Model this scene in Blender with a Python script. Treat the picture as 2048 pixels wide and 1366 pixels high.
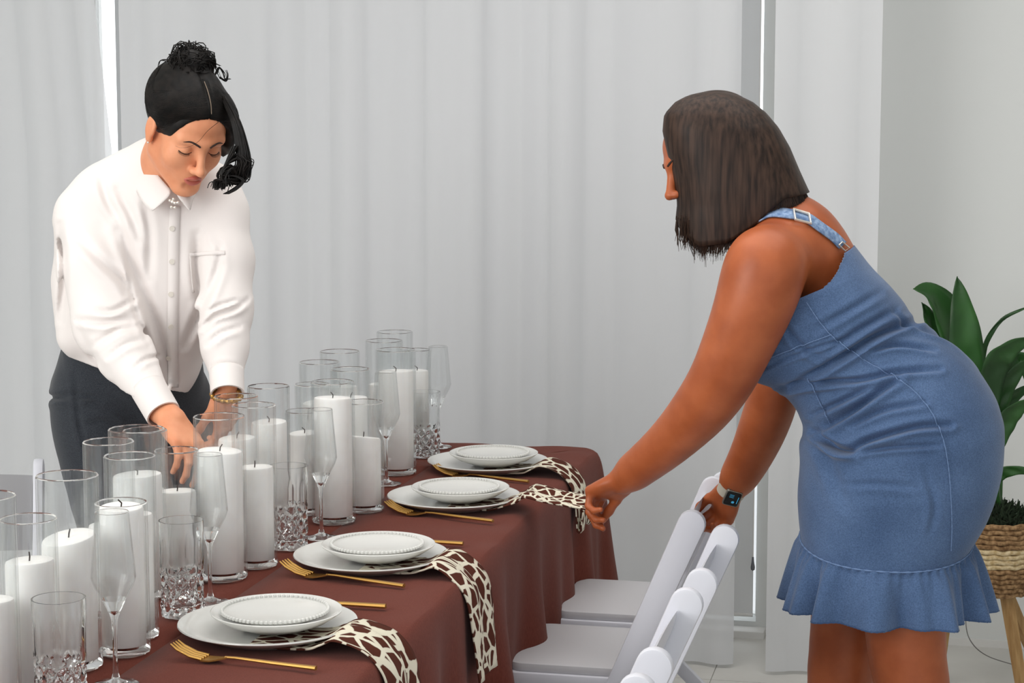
import bpy, bmesh, math, random
import numpy as np
from mathutils import Vector, Matrix
from mathutils.bvhtree import BVHTree
random.seed(7)
RNG = np.random.default_rng(7)
SC = bpy.context.scene
for o in list(bpy.data.objects):
    bpy.data.objects.remove(o)

# ------------------------------------------------------------------ camera
FPX = 3800.0
YAW, PITCH = math.radians(12.5), math.radians(6.5)
CAM = np.array([0.0, 0.0, 1.609])
cam = bpy.data.objects.new('camera', bpy.data.cameras.new('camera'))
SC.collection.objects.link(cam)
cam.location = CAM
cam.rotation_euler = (math.pi / 2 - PITCH, 0, YAW)
cam.data.sensor_width = 36.0
cam.data.lens = FPX / 2048 * 36.0
cam.data.clip_start = 0.05
SC.camera = cam
# ------------------------------------------------------------------ world, lights, exposure
w = bpy.data.worlds.new('world'); SC.world = w; w.use_nodes = True
wn = w.node_tree.nodes; bg = wn['Background']
bg.inputs[0].default_value = (0.93, 0.965, 1.0, 1); bg.inputs[1].default_value = 0.95

def area(name, loc, target, sx, sy, power, col):
    l = bpy.data.lights.new(name, 'AREA'); l.shape = 'RECTANGLE'; l.size = sx; l.size_y = sy
    l.energy = power; l.color = col
    o = bpy.data.objects.new(name, l); SC.collection.objects.link(o)
    o.location = loc
    o.rotation_euler = (Vector(target) - Vector(loc)).to_track_quat('-Z', 'Y').to_euler()
    return o
area('added_fill_left', (-3.0, 0.6, 2.1), (-0.9, 4.2, 0.9), 2.2, 1.8, 70, (1.0, 0.985, 0.96))  # added area fill at front left; the left wall has no window
area('added_softbox_top', (-0.6, 3.6, 2.82), (-0.6, 3.8, 0), 2.6, 2.0, 34, (1.0, 0.98, 0.96))  # softbox added under the ceiling for soft light from above
area('daylight_outside_window', (-1.7, 7.6, 1.9), (-1.7, 5.9, 1.6), 5.0, 3.2, 74, (0.95, 0.98, 1.0))
vs = SC.view_settings
vs.view_transform = 'Standard'; vs.look = 'None'; vs.gamma = 1.0; vs.use_curve_mapping = False
vs.exposure = 0.0
SC.cycles.max_bounces = 24; SC.cycles.transmission_bounces = 24; SC.cycles.transparent_max_bounces = 24
SC.cycles.diffuse_bounces = 4; SC.cycles.glossy_bounces = 6

# ------------------------------------------------------------------ pixel -> world helpers (2048x1366 frame)
sy_, cy_, sp_, cp_ = math.sin(YAW), math.cos(YAW), math.sin(PITCH), math.cos(PITCH)
RT = np.array([cy_, sy_, 0.0])
FG = np.array([-sy_, cy_, 0.0])
UZ = np.array([0, 0, 1.0])
FW = cp_ * FG - sp_ * UZ
UP = sp_ * FG + cp_ * UZ
def ray(px, py): return FW + (px - 1024) / FPX * RT - (py - 683) / FPX * UP
def P(px, py, z): return CAM + z * ray(px, py)                 # at axial depth z
def S(px, py, y):                                              # on the vertical plane y = const
    r = ray(px, py); return CAM + r * (y / r[1])
def H(px, py, h):                                              # on the horizontal plane z = h
    r = ray(px, py); return CAM + r * ((h - CAM[2]) / r[2])
def depth(p): return float(np.dot(np.asarray(p) - CAM, FW))
def pix(p):
    d = np.asarray(p) - CAM; z = d @ FW
    return 1024 + FPX * (d @ RT) / z, 683 - FPX * (d @ UP) / z

# ------------------------------------------------------------------ object helpers
COL = SC.collection
def tag(o, label=None, cat=None, group=None, kind=None):
    if label: o['label'] = label
    if cat: o['category'] = cat
    if group: o['group'] = group
    if kind: o['kind'] = kind
    return o
def empty(name, loc=(0, 0, 0), rz=0.0):
    o = bpy.data.objects.new(name, None); COL.objects.link(o)
    o.location = loc; o.rotation_euler = (0, 0, rz); o.empty_display_size = .1
    return o
def mesh_obj(name, verts, faces, mat, parent=None, smooth=True, world=True, uv=None):
    me = bpy.data.meshes.new(name)
    verts = np.asarray(verts, dtype=np.float64)
    if parent is not None and world:                            # verts given in world space: store them relative to the parent
        m = Matrix.Translation(parent.location) @ parent.rotation_euler.to_matrix().to_4x4()
        if parent.parent is None:
            inv = np.array(m.inverted()); verts = verts @ inv[:3, :3].T + inv[:3, 3]
    if isinstance(faces, np.ndarray):
        n = len(faces); k = faces.shape[1]
        me.vertices.add(len(verts)); me.vertices.foreach_set('co', verts.astype(np.float32).ravel())
        me.loops.add(n * k); me.loops.foreach_set('vertex_index', faces.astype(np.int32).ravel())
        me.polygons.add(n)
        me.polygons.foreach_set('loop_start', np.arange(0, n * k, k, dtype=np.int32))
        me.update(calc_edges=True)
    else:
        me.from_pydata([tuple(v) for v in verts], [], faces)
    if uv is not None:
        ul = me.uv_layers.new(name='uv'); idx = np.empty(len(me.loops), dtype=np.int32)
        me.loops.foreach_get('vertex_index', idx)
        ul.data.foreach_set('uv', np.asarray(uv, dtype=np.float32)[idx].ravel())
    me.validate()
    if smooth: me.polygons.foreach_set('use_smooth', np.ones(len(me.polygons), dtype=bool))
    if mat: me.materials.append(mat)
    o = bpy.data.objects.new(name, me); COL.objects.link(o)
    if parent: o.parent = parent
    return o
def copy_tree(o, parent=None):
    c = o.copy(); COL.objects.link(c); c.parent = parent
    for ch in list(o.children): copy_tree(ch, c)
    return c
class MB:
    """collects shapes into one mesh"""
    def __init__(s): s.v = []; s.f = []; s.n = 0
    def add(s, v, f):
        v = [tuple(map(float, q)) for q in v]
        s.v += v; s.f += [tuple(i + s.n for i in q) for q in f]; s.n += len(v)
    def box(s, lo, hi, bev=0.0):
        (x0, y0, z0), (x1, y1, z1) = lo, hi
        s.add([(x0,y0,z0),(x1,y0,z0),(x1,y1,z0),(x0,y1,z0),(x0,y0,z1),(x1,y0,z1),(x1,y1,z1),(x0,y1,z1)],
              [(0,3,2,1),(4,5,6,7),(0,1,5,4),(1,2,6,5),(2,3,7,6),(3,0,4,7)])
    def prism(s, poly, a, b, axis=1):
        """poly in the two other axes (in order), extruded along axis from a to b"""
        n = len(poly)
        def mk(p, t):
            q = list(p); q.insert(axis, t); return q
        v = [mk(p, a) for p in poly] + [mk(p, b) for p in poly]
        s.add(v, [tuple(range(n))[::-1], tuple(range(n, 2*n))] + [(i, (i+1) % n, n + (i+1) % n, n + i) for i in range(n)])
    def tube(s, pts, rad, sides=8, cap=True, flat=None):
        pts = [np.asarray(p, float) for p in pts]; n = len(pts)
        if np.isscalar(rad): rad = [rad] * n
        vs_, fs_ = [], []
        t0 = pts[1] - pts[0]; ref = np.array([0, 0, 1.0]) if abs(t0[2]) < .9 * np.linalg.norm(t0) else np.array([1.0, 0, 0])
        for i in range(n):
            t = pts[min(i+1, n-1)] - pts[max(i-1, 0)]; t = t / (np.linalg.norm(t) + 1e-9)
            u = np.cross(ref, t); u /= np.linalg.norm(u) + 1e-9; v = np.cross(t, u); ref = v
            for k in range(sides):
                a = 2 * math.pi * k / sides
                vs_.append(pts[i] + rad[i] * (math.cos(a) * u + math.sin(a) * v * (flat or 1)))
        for i in range(n-1):
            for k in range(sides):
                a, b = i*sides + k, i*sides + (k+1) % sides
                fs_.append((a, b, b + sides, a + sides))
        if cap:
            fs_.append(tuple(range(sides))[::-1]); fs_.append(tuple(range((n-1)*sides, n*sides)))
        s.add(vs_, fs_)
    def lathe(s, prof, seg=48, c=(0, 0, 0), close=False):
        vs_ = []; n = len(prof)
        for r, z in prof:
            for k in range(seg):
                a = 2*math.pi*k/seg; vs_.append((c[0] + r*math.cos(a), c[1] + r*math.sin(a), c[2] + z))
        fs_ = []
        rng_ = range(n if close else n-1)
        for i in rng_:
            j = (i+1) % n
            for k in range(seg):
                k2 = (k+1) % seg; fs_.append((i*seg+k, i*seg+k2, j*seg+k2, j*seg+k))
        if not close:
            if prof[0][0] > 1e-4: fs_.append(tuple(range(seg))[::-1])
            if prof[-1][0] > 1e-4: fs_.append(tuple(range((n-1)*seg, n*seg)))
        s.add(vs_, fs_)
    def build(s, name, mat, parent=None, smooth=True, world=True, bevel=0, merge=False):
        o = mesh_obj(name, s.v, s.f, mat, parent, smooth, world)
        bm = bmesh.new(); bm.from_mesh(o.data)
        if merge: bmesh.ops.remove_doubles(bm, verts=bm.verts, dist=1e-5)
        bmesh.ops.recalc_face_normals(bm, faces=bm.faces)
        if bevel:
            es = [e for e in bm.edges if len(e.link_faces) == 2 and e.calc_face_angle(0) > .6]
            bmesh.ops.bevel(bm, geom=es, offset=bevel, segments=2, affect='EDGES', profile=.6)
            for e in bm.edges: pass
        bm.to_mesh(o.data); bm.free()
        if smooth:
            for p in o.data.polygons: p.use_smooth = True
            o.data.set_sharp_from_angle(angle=math.radians(38))
        return o
def spline(pts, n):
    """Catmull-Rom through pts, n samples"""
    p = np.asarray(pts, float); m = len(p)
    p = np.vstack([2*p[0]-p[1], p, 2*p[-1]-p[-2]])
    out = []
    for t in np.linspace(0, m-1, n):
        i = min(int(t), m-2); u = t - i; a, b, c, d = p[i], p[i+1], p[i+2], p[i+3]
        out.append(.5*((2*b) + (-a+c)*u + (2*a-5*b+4*c-d)*u*u + (-a+3*b-3*c+d)*u**3))
    return np.array(out)
def grid_faces(nu, nv, wrap=False):
    i, j = np.meshgrid(np.arange(nu-1), np.arange(nv if wrap else nv-1), indexing='ij')
    a = i*nv + j; b = i*nv + (j+1) % nv
    return np.stack([a, b, b+nv, a+nv], -1).reshape(-1, 4)
def fbm(p, s, seed=0, oct=4):
    """cheap smooth pseudo noise, about -1..1"""
    r = np.random.default_rng(seed); out = np.zeros(len(p)); amp = 1; tot = 0
    q = np.asarray(p) * s
    for o in range(oct):
        acc = 0
        for k in range(4):
            d = r.normal(size=3); d /= np.linalg.norm(d); acc = acc + np.sin((q @ d) * (1.6 ** o) * 2 + r.uniform(0, 6.28) + 1.3*np.sin((q @ r.normal(size=3))*.7*(1.6**o)))
        out += amp * acc / 4; tot += amp; amp *= .6
    return out / tot * 1.6

# ------------------------------------------------------------------ smooth-union bodies, meshed with surface nets
def smin(a, b, k):
    if k <= 0: return np.minimum(a, b)
    h = np.maximum(k - np.abs(a - b), 0) / k
    return np.minimum(a, b) - h*h*k*.25
class Body:
    def __init__(s): s.p = []; s.disp = None; s.cuts = []
    def cone(s, a, b, ra, rb, k=.02, w=None, sc=1.0, sub=False):
        a, b = np.asarray(a, float), np.asarray(b, float)
        M = np.eye(3)
        if w is not None:
            w = np.asarray(w, float); w = w/np.linalg.norm(w); M = M + (1/sc - 1) * np.outer(w, w)
        s.p.append(('c', a, b, ra, rb, k, M, min(1, sc), sub)); return s
    def chain(s, pts, rads, k=.02, **kw):
        for i in range(len(pts)-1): s.cone(pts[i], pts[i+1], rads[i], rads[i+1], k, **kw)
        return s
    def ell(s, c, r, R=None, k=.02, sub=False):
        R = np.eye(3) if R is None else np.asarray(R, float)      # columns = axes in world
        s.p.append(('e', np.asarray(c, float), np.asarray(r, float), R, k, sub)); return s
    def cut(s, c, n): s.cuts.append((np.asarray(c, float), np.asarray(n, float)/np.linalg.norm(n))); return s
    def one(s, q, X):
        if q[0] == 'c':
            _, a, b, ra, rb, k, M, sc, sub = q
            Y = (X - a) @ M.T; ba = M @ (b - a); l = ba @ ba + 1e-12
            t = np.clip(Y @ ba / l, 0, 1)
            return (np.linalg.norm(Y - t[:, None]*ba, axis=1) - (ra + (rb-ra)*t)) * sc
        _, c, r, R, k, sub = q
        Y = (X - c) @ R; k0 = np.linalg.norm(Y/r, axis=1); k1 = np.linalg.norm(Y/(r*r), axis=1) + 1e-9
        return k0*(k0-1)/k1
    def val(s, X, idx=None, disp=True):
        d = np.full(len(X), 1e3)
        for i, q in enumerate(s.p):
            if idx is not None and i not in idx: continue
            k, sub = (q[5], q[8]) if q[0] == 'c' else (q[4], q[5])
            di = s.one(q, X)
            d = -smin(-d, di, k) if sub else smin(d, di, k)
        if disp and s.disp is not None: d = d + s.disp(X)
        for c, n in s.cuts: d = np.maximum(d, (X - c) @ n)
        return d
    def mesh(s, h, n=8):
        pts = []
        for q in s.p:
            if q[0] == 'c':
                if q[8]: continue
                mr = max(q[3], q[4])/q[7] if q[7] < 1 else max(q[3], q[4]) * np.linalg.norm(np.linalg.inv(q[6]), 2)
                pts += [q[1]-mr, q[1]+mr, q[2]-mr, q[2]+mr]
            else:
                if q[5]: continue
                pts += [q[1]-q[2].max(), q[1]+q[2].max()]
        lo = np.min(pts, 0) - .03; hi = np.max(pts, 0) + .03
        B = n*h; nb = np.ceil((hi-lo)/B).astype(int)
        gi = np.stack(np.meshgrid(*[np.arange(k) for k in nb], indexing='ij'), -1).reshape(-1, 3)
        ctr = lo + (gi + .5)*B
        each = np.stack([s.one(q, ctr) for q in s.p], 1)
        d0 = s.val(ctr, disp=False); hd = B*.866
        keep = np.abs(d0) < hd*1.35 + .014
        gi, ctr, each, d0 = gi[keep], ctr[keep], each[keep], d0[keep]
        g = np.arange(n+1)*h; L = np.stack(np.meshgrid(g, g, g, indexing='ij'), -1).reshape(-1, 3)
        vals = np.empty((len(gi), n+1, n+1, n+1))
        subs = np.array([(q[8] if q[0] == 'c' else q[5]) for q in s.p])
        ks = np.array([(q[5] if q[0] == 'c' else q[4]) for q in s.p])
        pos = np.where(subs, 1e3, each); dmin = pos.min(1)
        for b in range(len(gi)):
            lim = max(dmin[b], 0) + 2.6*hd + .01
            sel = set(np.nonzero(np.where(subs, each[b] < 2.2*hd + ks, (each[b] < lim + ks)))[0].tolist())
            vals[b] = s.val(lo + gi[b]*B + L, sel).reshape(n+1, n+1, n+1)
        neg = vals < 0
        N = nb*n + 4
        c8 = [(i, j, k) for i in (0, 1) for j in (0, 1) for k in (0, 1)]
        cnt = sum(neg[:, i:i+n, j:j+n, k:k+n].astype(np.int8) for i, j, k in c8)
        act = (cnt > 0) & (cnt < 8)
        bi, ci, cj, ck = np.nonzero(act)
        G = gi[bi]*n + np.stack([ci, cj, ck], 1)
        key = (G[:, 0]*N[1] + G[:, 1])*N[2] + G[:, 2]
        acc = np.zeros((len(bi), 3)); num = np.zeros(len(bi))
        cv = {c: vals[bi, ci+c[0], cj+c[1], ck+c[2]] for c in c8}
        for a in c8:
            for ax in range(3):
                if a[ax]: continue
                b_ = list(a); b_[ax] = 1; b_ = tuple(b_)
                va, vb = cv[a], cv[b_]; m = (va < 0) != (vb < 0)
                t = np.where(m, va/np.where(m, va-vb, 1), 0)
                q = np.tile(np.array(a, float), (len(bi), 1)); q[:, ax] = t
                acc += np.where(m[:, None], q, 0); num += m
        V = lo + (G + acc/np.maximum(num, 1)[:, None])*h
        order = np.argsort(key); skey = key[order]
        F = []
        for ax in range(3):
            sl0 = [slice(0, n)]*3; sl1 = [slice(0, n)]*3; sl1[ax] = slice(1, n+1)
            A, Bn = neg[(slice(None),)+tuple(sl0)], neg[(slice(None),)+tuple(sl1)]
            e = np.nonzero(A != Bn); s0 = A[e]
            g0 = gi[e[0]]*n + np.stack(e[1:], 1)
            u, v = (ax+1) % 3, (ax+2) % 3
            quad = []; ok = np.ones(len(g0), bool)
            for du, dv in ((0, 0), (-1, 0), (-1, -1), (0, -1)):
                g1 = g0.copy(); g1[:, u] += du; g1[:, v] += dv
                kk = (g1[:, 0]*N[1] + g1[:, 1])*N[2] + g1[:, 2]
                ix = np.clip(np.searchsorted(skey, kk), 0, len(skey)-1); ok &= skey[ix] == kk
                quad.append(order[ix])
            quad = np.stack(quad, 1)[ok]; s0 = s0[ok]
            quad[~s0] = quad[~s0][:, ::-1]
            F.append(quad)
        return V, np.concatenate(F)
    def build(s, name, mat, h, parent=None):
        V, F = s.mesh(h); o = mesh_obj(name, V, F, mat, parent)
        return o, V, F
class Caster:
    """finds the nearest-to-camera surface point under a pixel"""
    def __init__(s, V, F): s.t = BVHTree.FromPolygons([tuple(v) for v in V], [tuple(f) for f in F.tolist()])
    def at(s, px, py, lift=0.0):
        r = ray(px, py); r = r/np.linalg.norm(r)
        hit, nrm, _, _ = s.t.ray_cast(Vector(CAM), Vector(r))
        if hit is None: return None, None
        n = np.array(nrm);
        if n @ r > 0: n = -n
        return np.array(hit) + n*lift, n
    def line(s, pts, n=30, lift=0.0):
        out = []
        for q in spline([(a, b, 0) for a, b in pts], n):
            p, _ = s.at(q[0], q[1], lift)
            if p is not None: out.append(p)
        return out

# ------------------------------------------------------------------ materials
def srgb(r, g, b):
    f = lambda c: (c/255/12.92) if c/255 <= .04045 else ((c/255+.055)/1.055)**2.4
    return (f(r), f(g), f(b), 1)
def mat(name, col, rough=.5, metal=0, spec=.5, sss=0, sss_rad=(1, .2, .1), sheen=0, trans=0, ior=1.45, coat=0):
    m = bpy.data.materials.new(name); m.use_nodes = True
    b = m.node_tree.nodes['Principled BSDF']
    b.inputs['Base Color'].default_value = col; b.inputs['Roughness'].default_value = rough
    b.inputs['Metallic'].default_value = metal; b.inputs['Specular IOR Level'].default_value = spec
    b.inputs['Subsurface Weight'].default_value = sss; b.inputs['Subsurface Radius'].default_value = sss_rad
    b.inputs['Subsurface Scale'].default_value = .012
    b.inputs['Sheen Weight'].default_value = sheen; b.inputs['Transmission Weight'].default_value = trans
    b.inputs['IOR'].default_value = ior; b.inputs['Coat Weight'].default_value = coat
    return m
def nodes(m): return m.node_tree.nodes, m.node_tree.links, m.node_tree.nodes['Principled BSDF']
def noise_color(m, c1, c2, scale, detail=4, vec='Object', stretch=(1, 1, 1), lo=.35, hi=.65):
    n, l, b = nodes(m)
    tc = n.new('ShaderNodeTexCoord'); mp = n.new('ShaderNodeMapping'); mp.inputs['Scale'].default_value = stretch
    nz = n.new('ShaderNodeTexNoise'); nz.inputs['Scale'].default_value = scale; nz.inputs['Detail'].default_value = detail
    cr = n.new('ShaderNodeValToRGB'); cr.color_ramp.elements[0].position = lo; cr.color_ramp.elements[1].position = hi
    cr.color_ramp.elements[0].color = c1; cr.color_ramp.elements[1].color = c2
    l.new(tc.outputs[vec], mp.inputs[0]); l.new(mp.outputs[0], nz.inputs['Vector']); l.new(nz.outputs['Fac'], cr.inputs[0])
    l.new(cr.outputs[0], b.inputs['Base Color'])
    return tc, mp, nz, cr
def bump(m, scale, strength, dist=.002, vec='Object', stretch=(1, 1, 1), kind='noise'):
    n, l, b = nodes(m)
    tc = n.new('ShaderNodeTexCoord'); mp = n.new('ShaderNodeMapping'); mp.inputs['Scale'].default_value = stretch
    t = n.new('ShaderNodeTexNoise' if kind == 'noise' else 'ShaderNodeTexWave')
    t.inputs['Scale'].default_value = scale
    bp = n.new('ShaderNodeBump'); bp.inputs['Strength'].default_value = strength; bp.inputs['Distance'].default_value = dist
    l.new(tc.outputs[vec], mp.inputs[0]); l.new(mp.outputs[0], t.inputs['Vector'])
    l.new(t.outputs['Fac'], bp.inputs['Height'])
    l.new(bp.outputs[0], b.inputs['Normal'])
M = {}
M['wall'] = mat('white_wall_paint', srgb(224, 226, 224), .8, spec=.2); bump(M['wall'], 60, .08)
M['floor'] = mat('white_floor', srgb(214, 212, 207), .45, spec=.4); noise_color(M['floor'], srgb(208, 206, 201), srgb(220, 218, 213), 3)
M['ceiling'] = mat('ceiling_paint', srgb(235, 234, 230), .9)
M['blind'] = mat('blind_fabric', srgb(232, 234, 235), .8, spec=.1); bump(M['blind'], 400, .1)
M['trim'] = mat('white_trim', srgb(228, 227, 224), .5)
M['cloth'] = mat('brown_tablecloth', srgb(102, 51, 40), .9, spec=.1, sheen=.08)
noise_color(M['cloth'], srgb(100, 48, 37), srgb(111, 56, 44), 500, 2, stretch=(1, 1, .2)); bump(M['cloth'], 900, .25, .0008)
M['table'] = mat('table_plastic', srgb(220, 220, 220), .5)
M['china'] = mat('white_china', srgb(226, 226, 222), .18, spec=.5, coat=.3)
M['chinarim'] = M['china']
M['gold'] = mat('brushed_gold', srgb(186, 144, 78), .38, metal=.85); bump(M['gold'], 300, .1, .0005)
M['chair'] = mat('white_resin', srgb(226, 227, 235), .38, spec=.45); bump(M['chair'], 500, .05, .0004)
M['seatpad'] = mat('white_vinyl', srgb(206, 205, 208), .5, spec=.4); bump(M['seatpad'], 350, .15, .0006)
M['steel'] = mat('grey_steel', srgb(120, 122, 128), .35, metal=.8)
M['wax'] = mat('white_wax', srgb(240, 236, 230), .55, spec=.3, sss=.25, sss_rad=(1, .9, .8))
noise_color(M['wax'], srgb(246, 243, 240), srgb(252, 250, 247), 25)
M['wick'] = mat('wick', srgb(52, 44, 40), .9)
M['shirt'] = mat('white_cotton', srgb(234, 228, 225), .85, spec=.1, sheen=.05); bump(M['shirt'], 700, .12, .0006)
M['button'] = mat('pearl_button', srgb(222, 216, 206), .25)
M['trouser'] = mat('charcoal_wool', srgb(50, 54, 60), .9, spec=.1, sheen=.2)
noise_color(M['trouser'], srgb(40, 44, 50), srgb(62, 66, 72), 700, 2); bump(M['trouser'], 600, .3, .001)
M['skin_light'] = mat('skin_light', srgb(205, 140, 108), .48, spec=.4, sss=.12, sss_rad=(1, .35, .2))
noise_color(M['skin_light'], srgb(216, 142, 104), srgb(230, 160, 122), 18, 5); bump(M['skin_light'], 500, .06, .0006)
M['skin_brown'] = mat('skin_brown', srgb(136, 78, 52), .42, spec=.45, sss=.1, sss_rad=(1, .3, .15))
noise_color(M['skin_brown'], srgb(160, 82, 45), srgb(180, 98, 58), 14, 5); bump(M['skin_brown'], 500, .06, .0006)
M['lip_light'] = mat('lips_rose', srgb(190, 104, 90), .35, sss=.1)
M['lip_brown'] = mat('lips_brown', srgb(120, 66, 56), .35, sss=.1)
M['brow'] = mat('brow_hair', srgb(50, 32, 26), .7)
M['hair_black'] = mat('hair_black', srgb(20, 17, 16), .5, spec=.22)
noise_color(M['hair_black'], srgb(11, 10, 10), srgb(26, 22, 20), 60, 3)
M['hair_brown'] = mat('hair_brown', srgb(62, 46, 39), .5, spec=.25)
noise_color(M['hair_brown'], srgb(34, 25, 21), srgb(66, 49, 40), 120, 3, stretch=(1, 1, .06))
M['scalp'] = mat('scalp_parting', srgb(112, 98, 84), .7)
M['denim'] = mat('blue_denim', srgb(84, 116, 160), .85, spec=.15, sheen=.2)
M['stitch'] = mat('stitching', srgb(150, 172, 206), .8)
M['seam'] = mat('denim_seam', srgb(108, 133, 172), .9); M['strap'] = mat('strap_denim', srgb(120, 148, 184), .85); noise_color(M['strap'], srgb(96, 124, 164), srgb(150, 174, 206), 120, 3)
M['fray'] = mat('denim_edge', srgb(60, 84, 122), .9)
M['buckle'] = mat('silver_buckle', srgb(225, 220, 212), .25, metal=.6)
M['watchband'] = mat('watch_band', srgb(196, 190, 176), .6)
M['watchcase'] = mat('watch_case', srgb(150, 146, 138), .25, metal=.8)
M['black'] = mat('black_glass', srgb(14, 16, 20), .12)
M['green_leaf'] = mat('leaf', srgb(38, 78, 34), .38, spec=.5)
noise_color(M['green_leaf'], srgb(28, 62, 26), srgb(52, 98, 44), 9, 3, stretch=(1, 1, .4))
M['moss'] = mat('moss', srgb(34, 48, 30), 1)
M['wood'] = mat('stand_wood', srgb(172, 134, 84), .55); noise_color(M['wood'], srgb(156, 118, 70), srgb(186, 150, 100), 12, 4, stretch=(6, 6, .6))
M['rope_brown'] = mat('seagrass_brown', srgb(146, 112, 76), .9); noise_color(M['rope_brown'], srgb(110, 80, 50), srgb(172, 138, 98), 90, 3)
M['rope_cream'] = mat('seagrass_cream', srgb(206, 184, 142), .9); noise_color(M['rope_cream'], srgb(184, 158, 112), srgb(222, 204, 166), 90, 3)
M['pot'] = mat('pot_liner', srgb(60, 48, 38), .9)
M['cord'] = mat('grey_cord', srgb(120, 118, 116), .6)
M['shoe'] = mat('shoe_leather', srgb(205, 190, 175), .5)
M['shoe_dark'] = mat('shoe_dark', srgb(30, 30, 32), .5)

m = bpy.data.materials.new('clear_glass'); m.use_nodes = True; n = m.node_tree.nodes; l = m.node_tree.links
for q in list(n):
    if q.type != 'OUTPUT_MATERIAL': n.remove(q)
g = n.new('ShaderNodeBsdfGlass'); g.inputs['IOR'].default_value = 1.45; g.inputs['Roughness'].default_value = 0.0
g.inputs['Color'].default_value = (.985, .99, .99, 1)
l.new(g.outputs[0], [q for q in n if q.type == 'OUTPUT_MATERIAL'][0].inputs[0]); M['glass'] = m
m = bpy.data.materials.new('thin_glass'); m.use_nodes = True; n = m.node_tree.nodes; l = m.node_tree.links
for q in list(n):
    if q.type != 'OUTPUT_MATERIAL': n.remove(q)
out = [q for q in n if q.type == 'OUTPUT_MATERIAL'][0]
t = n.new('ShaderNodeBsdfTransparent'); t.inputs[0].default_value = (.985, .99, .99, 1)
gl = n.new('ShaderNodeBsdfGlossy'); gl.inputs['Roughness'].default_value = .03
lw_ = n.new('ShaderNodeLayerWeight'); lw_.inputs['Blend'].default_value = .5
pw = n.new('ShaderNodeMath'); pw.operation = 'POWER'; pw.inputs[1].default_value = 5.5; l.new(lw_.outputs['Facing'], pw.inputs[0])
fr = n.new('ShaderNodeMath'); fr.operation = 'MULTIPLY_ADD'; fr.inputs[1].default_value = .8; fr.inputs[2].default_value = .022; l.new(pw.outputs[0], fr.inputs[0])
a1 = n.new('ShaderNodeMixShader'); l.new(fr.outputs[0], a1.inputs[0]); l.new(t.outputs[0], a1.inputs[1]); l.new(gl.outputs[0], a1.inputs[2])
g = n.new('ShaderNodeBsdfGlass'); g.inputs['IOR'].default_value = 1.45; g.inputs['Roughness'].default_value = 0
a2 = n.new('ShaderNodeMixShader'); a2.inputs[0].default_value = .07; l.new(a1.outputs[0], a2.inputs[1]); l.new(g.outputs[0], a2.inputs[2])
l.new(a2.outputs[0], out.inputs[0]); M['thin_glass'] = m
# sheer curtain: woven voile lets some light straight through
m = bpy.data.materials.new('sheer_voile'); m.use_nodes = True; n = m.node_tree.nodes; l = m.node_tree.links
for q in list(n):
    if q.type != 'OUTPUT_MATERIAL': n.remove(q)
out = [q for q in n if q.type == 'OUTPUT_MATERIAL'][0]
d = n.new('ShaderNodeBsdfDiffuse'); d.inputs[0].default_value = srgb(238, 239, 241)
t = n.new('ShaderNodeBsdfTranslucent'); t.inputs[0].default_value = srgb(228, 230, 234)
tr = n.new('ShaderNodeBsdfTransparent')
a1 = n.new('ShaderNodeMixShader'); a1.inputs[0].default_value = .35; l.new(d.outputs[0], a1.inputs[1]); l.new(t.outputs[0], a1.inputs[2])
a2 = n.new('ShaderNodeMixShader'); a2.inputs[0].default_value = .13; l.new(a1.outputs[0], a2.inputs[1]); l.new(tr.outputs[0], a2.inputs[2])
l.new(a2.outputs[0], out.inputs[0]); M['voile'] = m
# denim detail
n, l, b = nodes(M['denim'])
tc = n.new('ShaderNodeTexCoord'); n1 = n.new('ShaderNodeTexNoise'); n1.inputs['Scale'].default_value = 6; n1.inputs['Detail'].default_value = 6
n2 = n.new('ShaderNodeTexNoise'); n2.inputs['Scale'].default_value = 420; n2.inputs['Detail'].default_value = 3
cr = n.new('ShaderNodeValToRGB'); cr.color_ramp.elements[0].position = .3; cr.color_ramp.elements[1].position = .7
cr.color_ramp.elements[0].color = srgb(68, 90, 124); cr.color_ramp.elements[1].color = srgb(92, 116, 152)
cr2 = n.new('ShaderNodeValToRGB'); cr2.color_ramp.elements[0].position = .3; cr2.color_ramp.elements[1].position = .7
cr2.color_ramp.elements[0].color = (.72, .74, .78, 1); cr2.color_ramp.elements[1].color = (1.2, 1.2, 1.2, 1)
mx = n.new('ShaderNodeMix'); mx.data_type = 'RGBA'; mx.blend_type = 'MULTIPLY'; mx.inputs[0].default_value = 1
l.new(tc.outputs['Object'], n1.inputs['Vector']); l.new(tc.outputs['Object'], n2.inputs['Vector'])
l.new(n1.outputs['Fac'], cr.inputs[0]); l.new(n2.outputs['Fac'], cr2.inputs[0])
l.new(cr.outputs[0], mx.inputs[6]); l.new(cr2.outputs[0], mx.inputs[7]); l.new(mx.outputs[2], b.inputs['Base Color'])
bp = n.new('ShaderNodeBump'); bp.inputs['Strength'].default_value = .3; bp.inputs['Distance'].default_value = .0012
l.new(n2.outputs['Fac'], bp.inputs['Height']); l.new(bp.outputs[0], b.inputs['Normal'])
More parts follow.
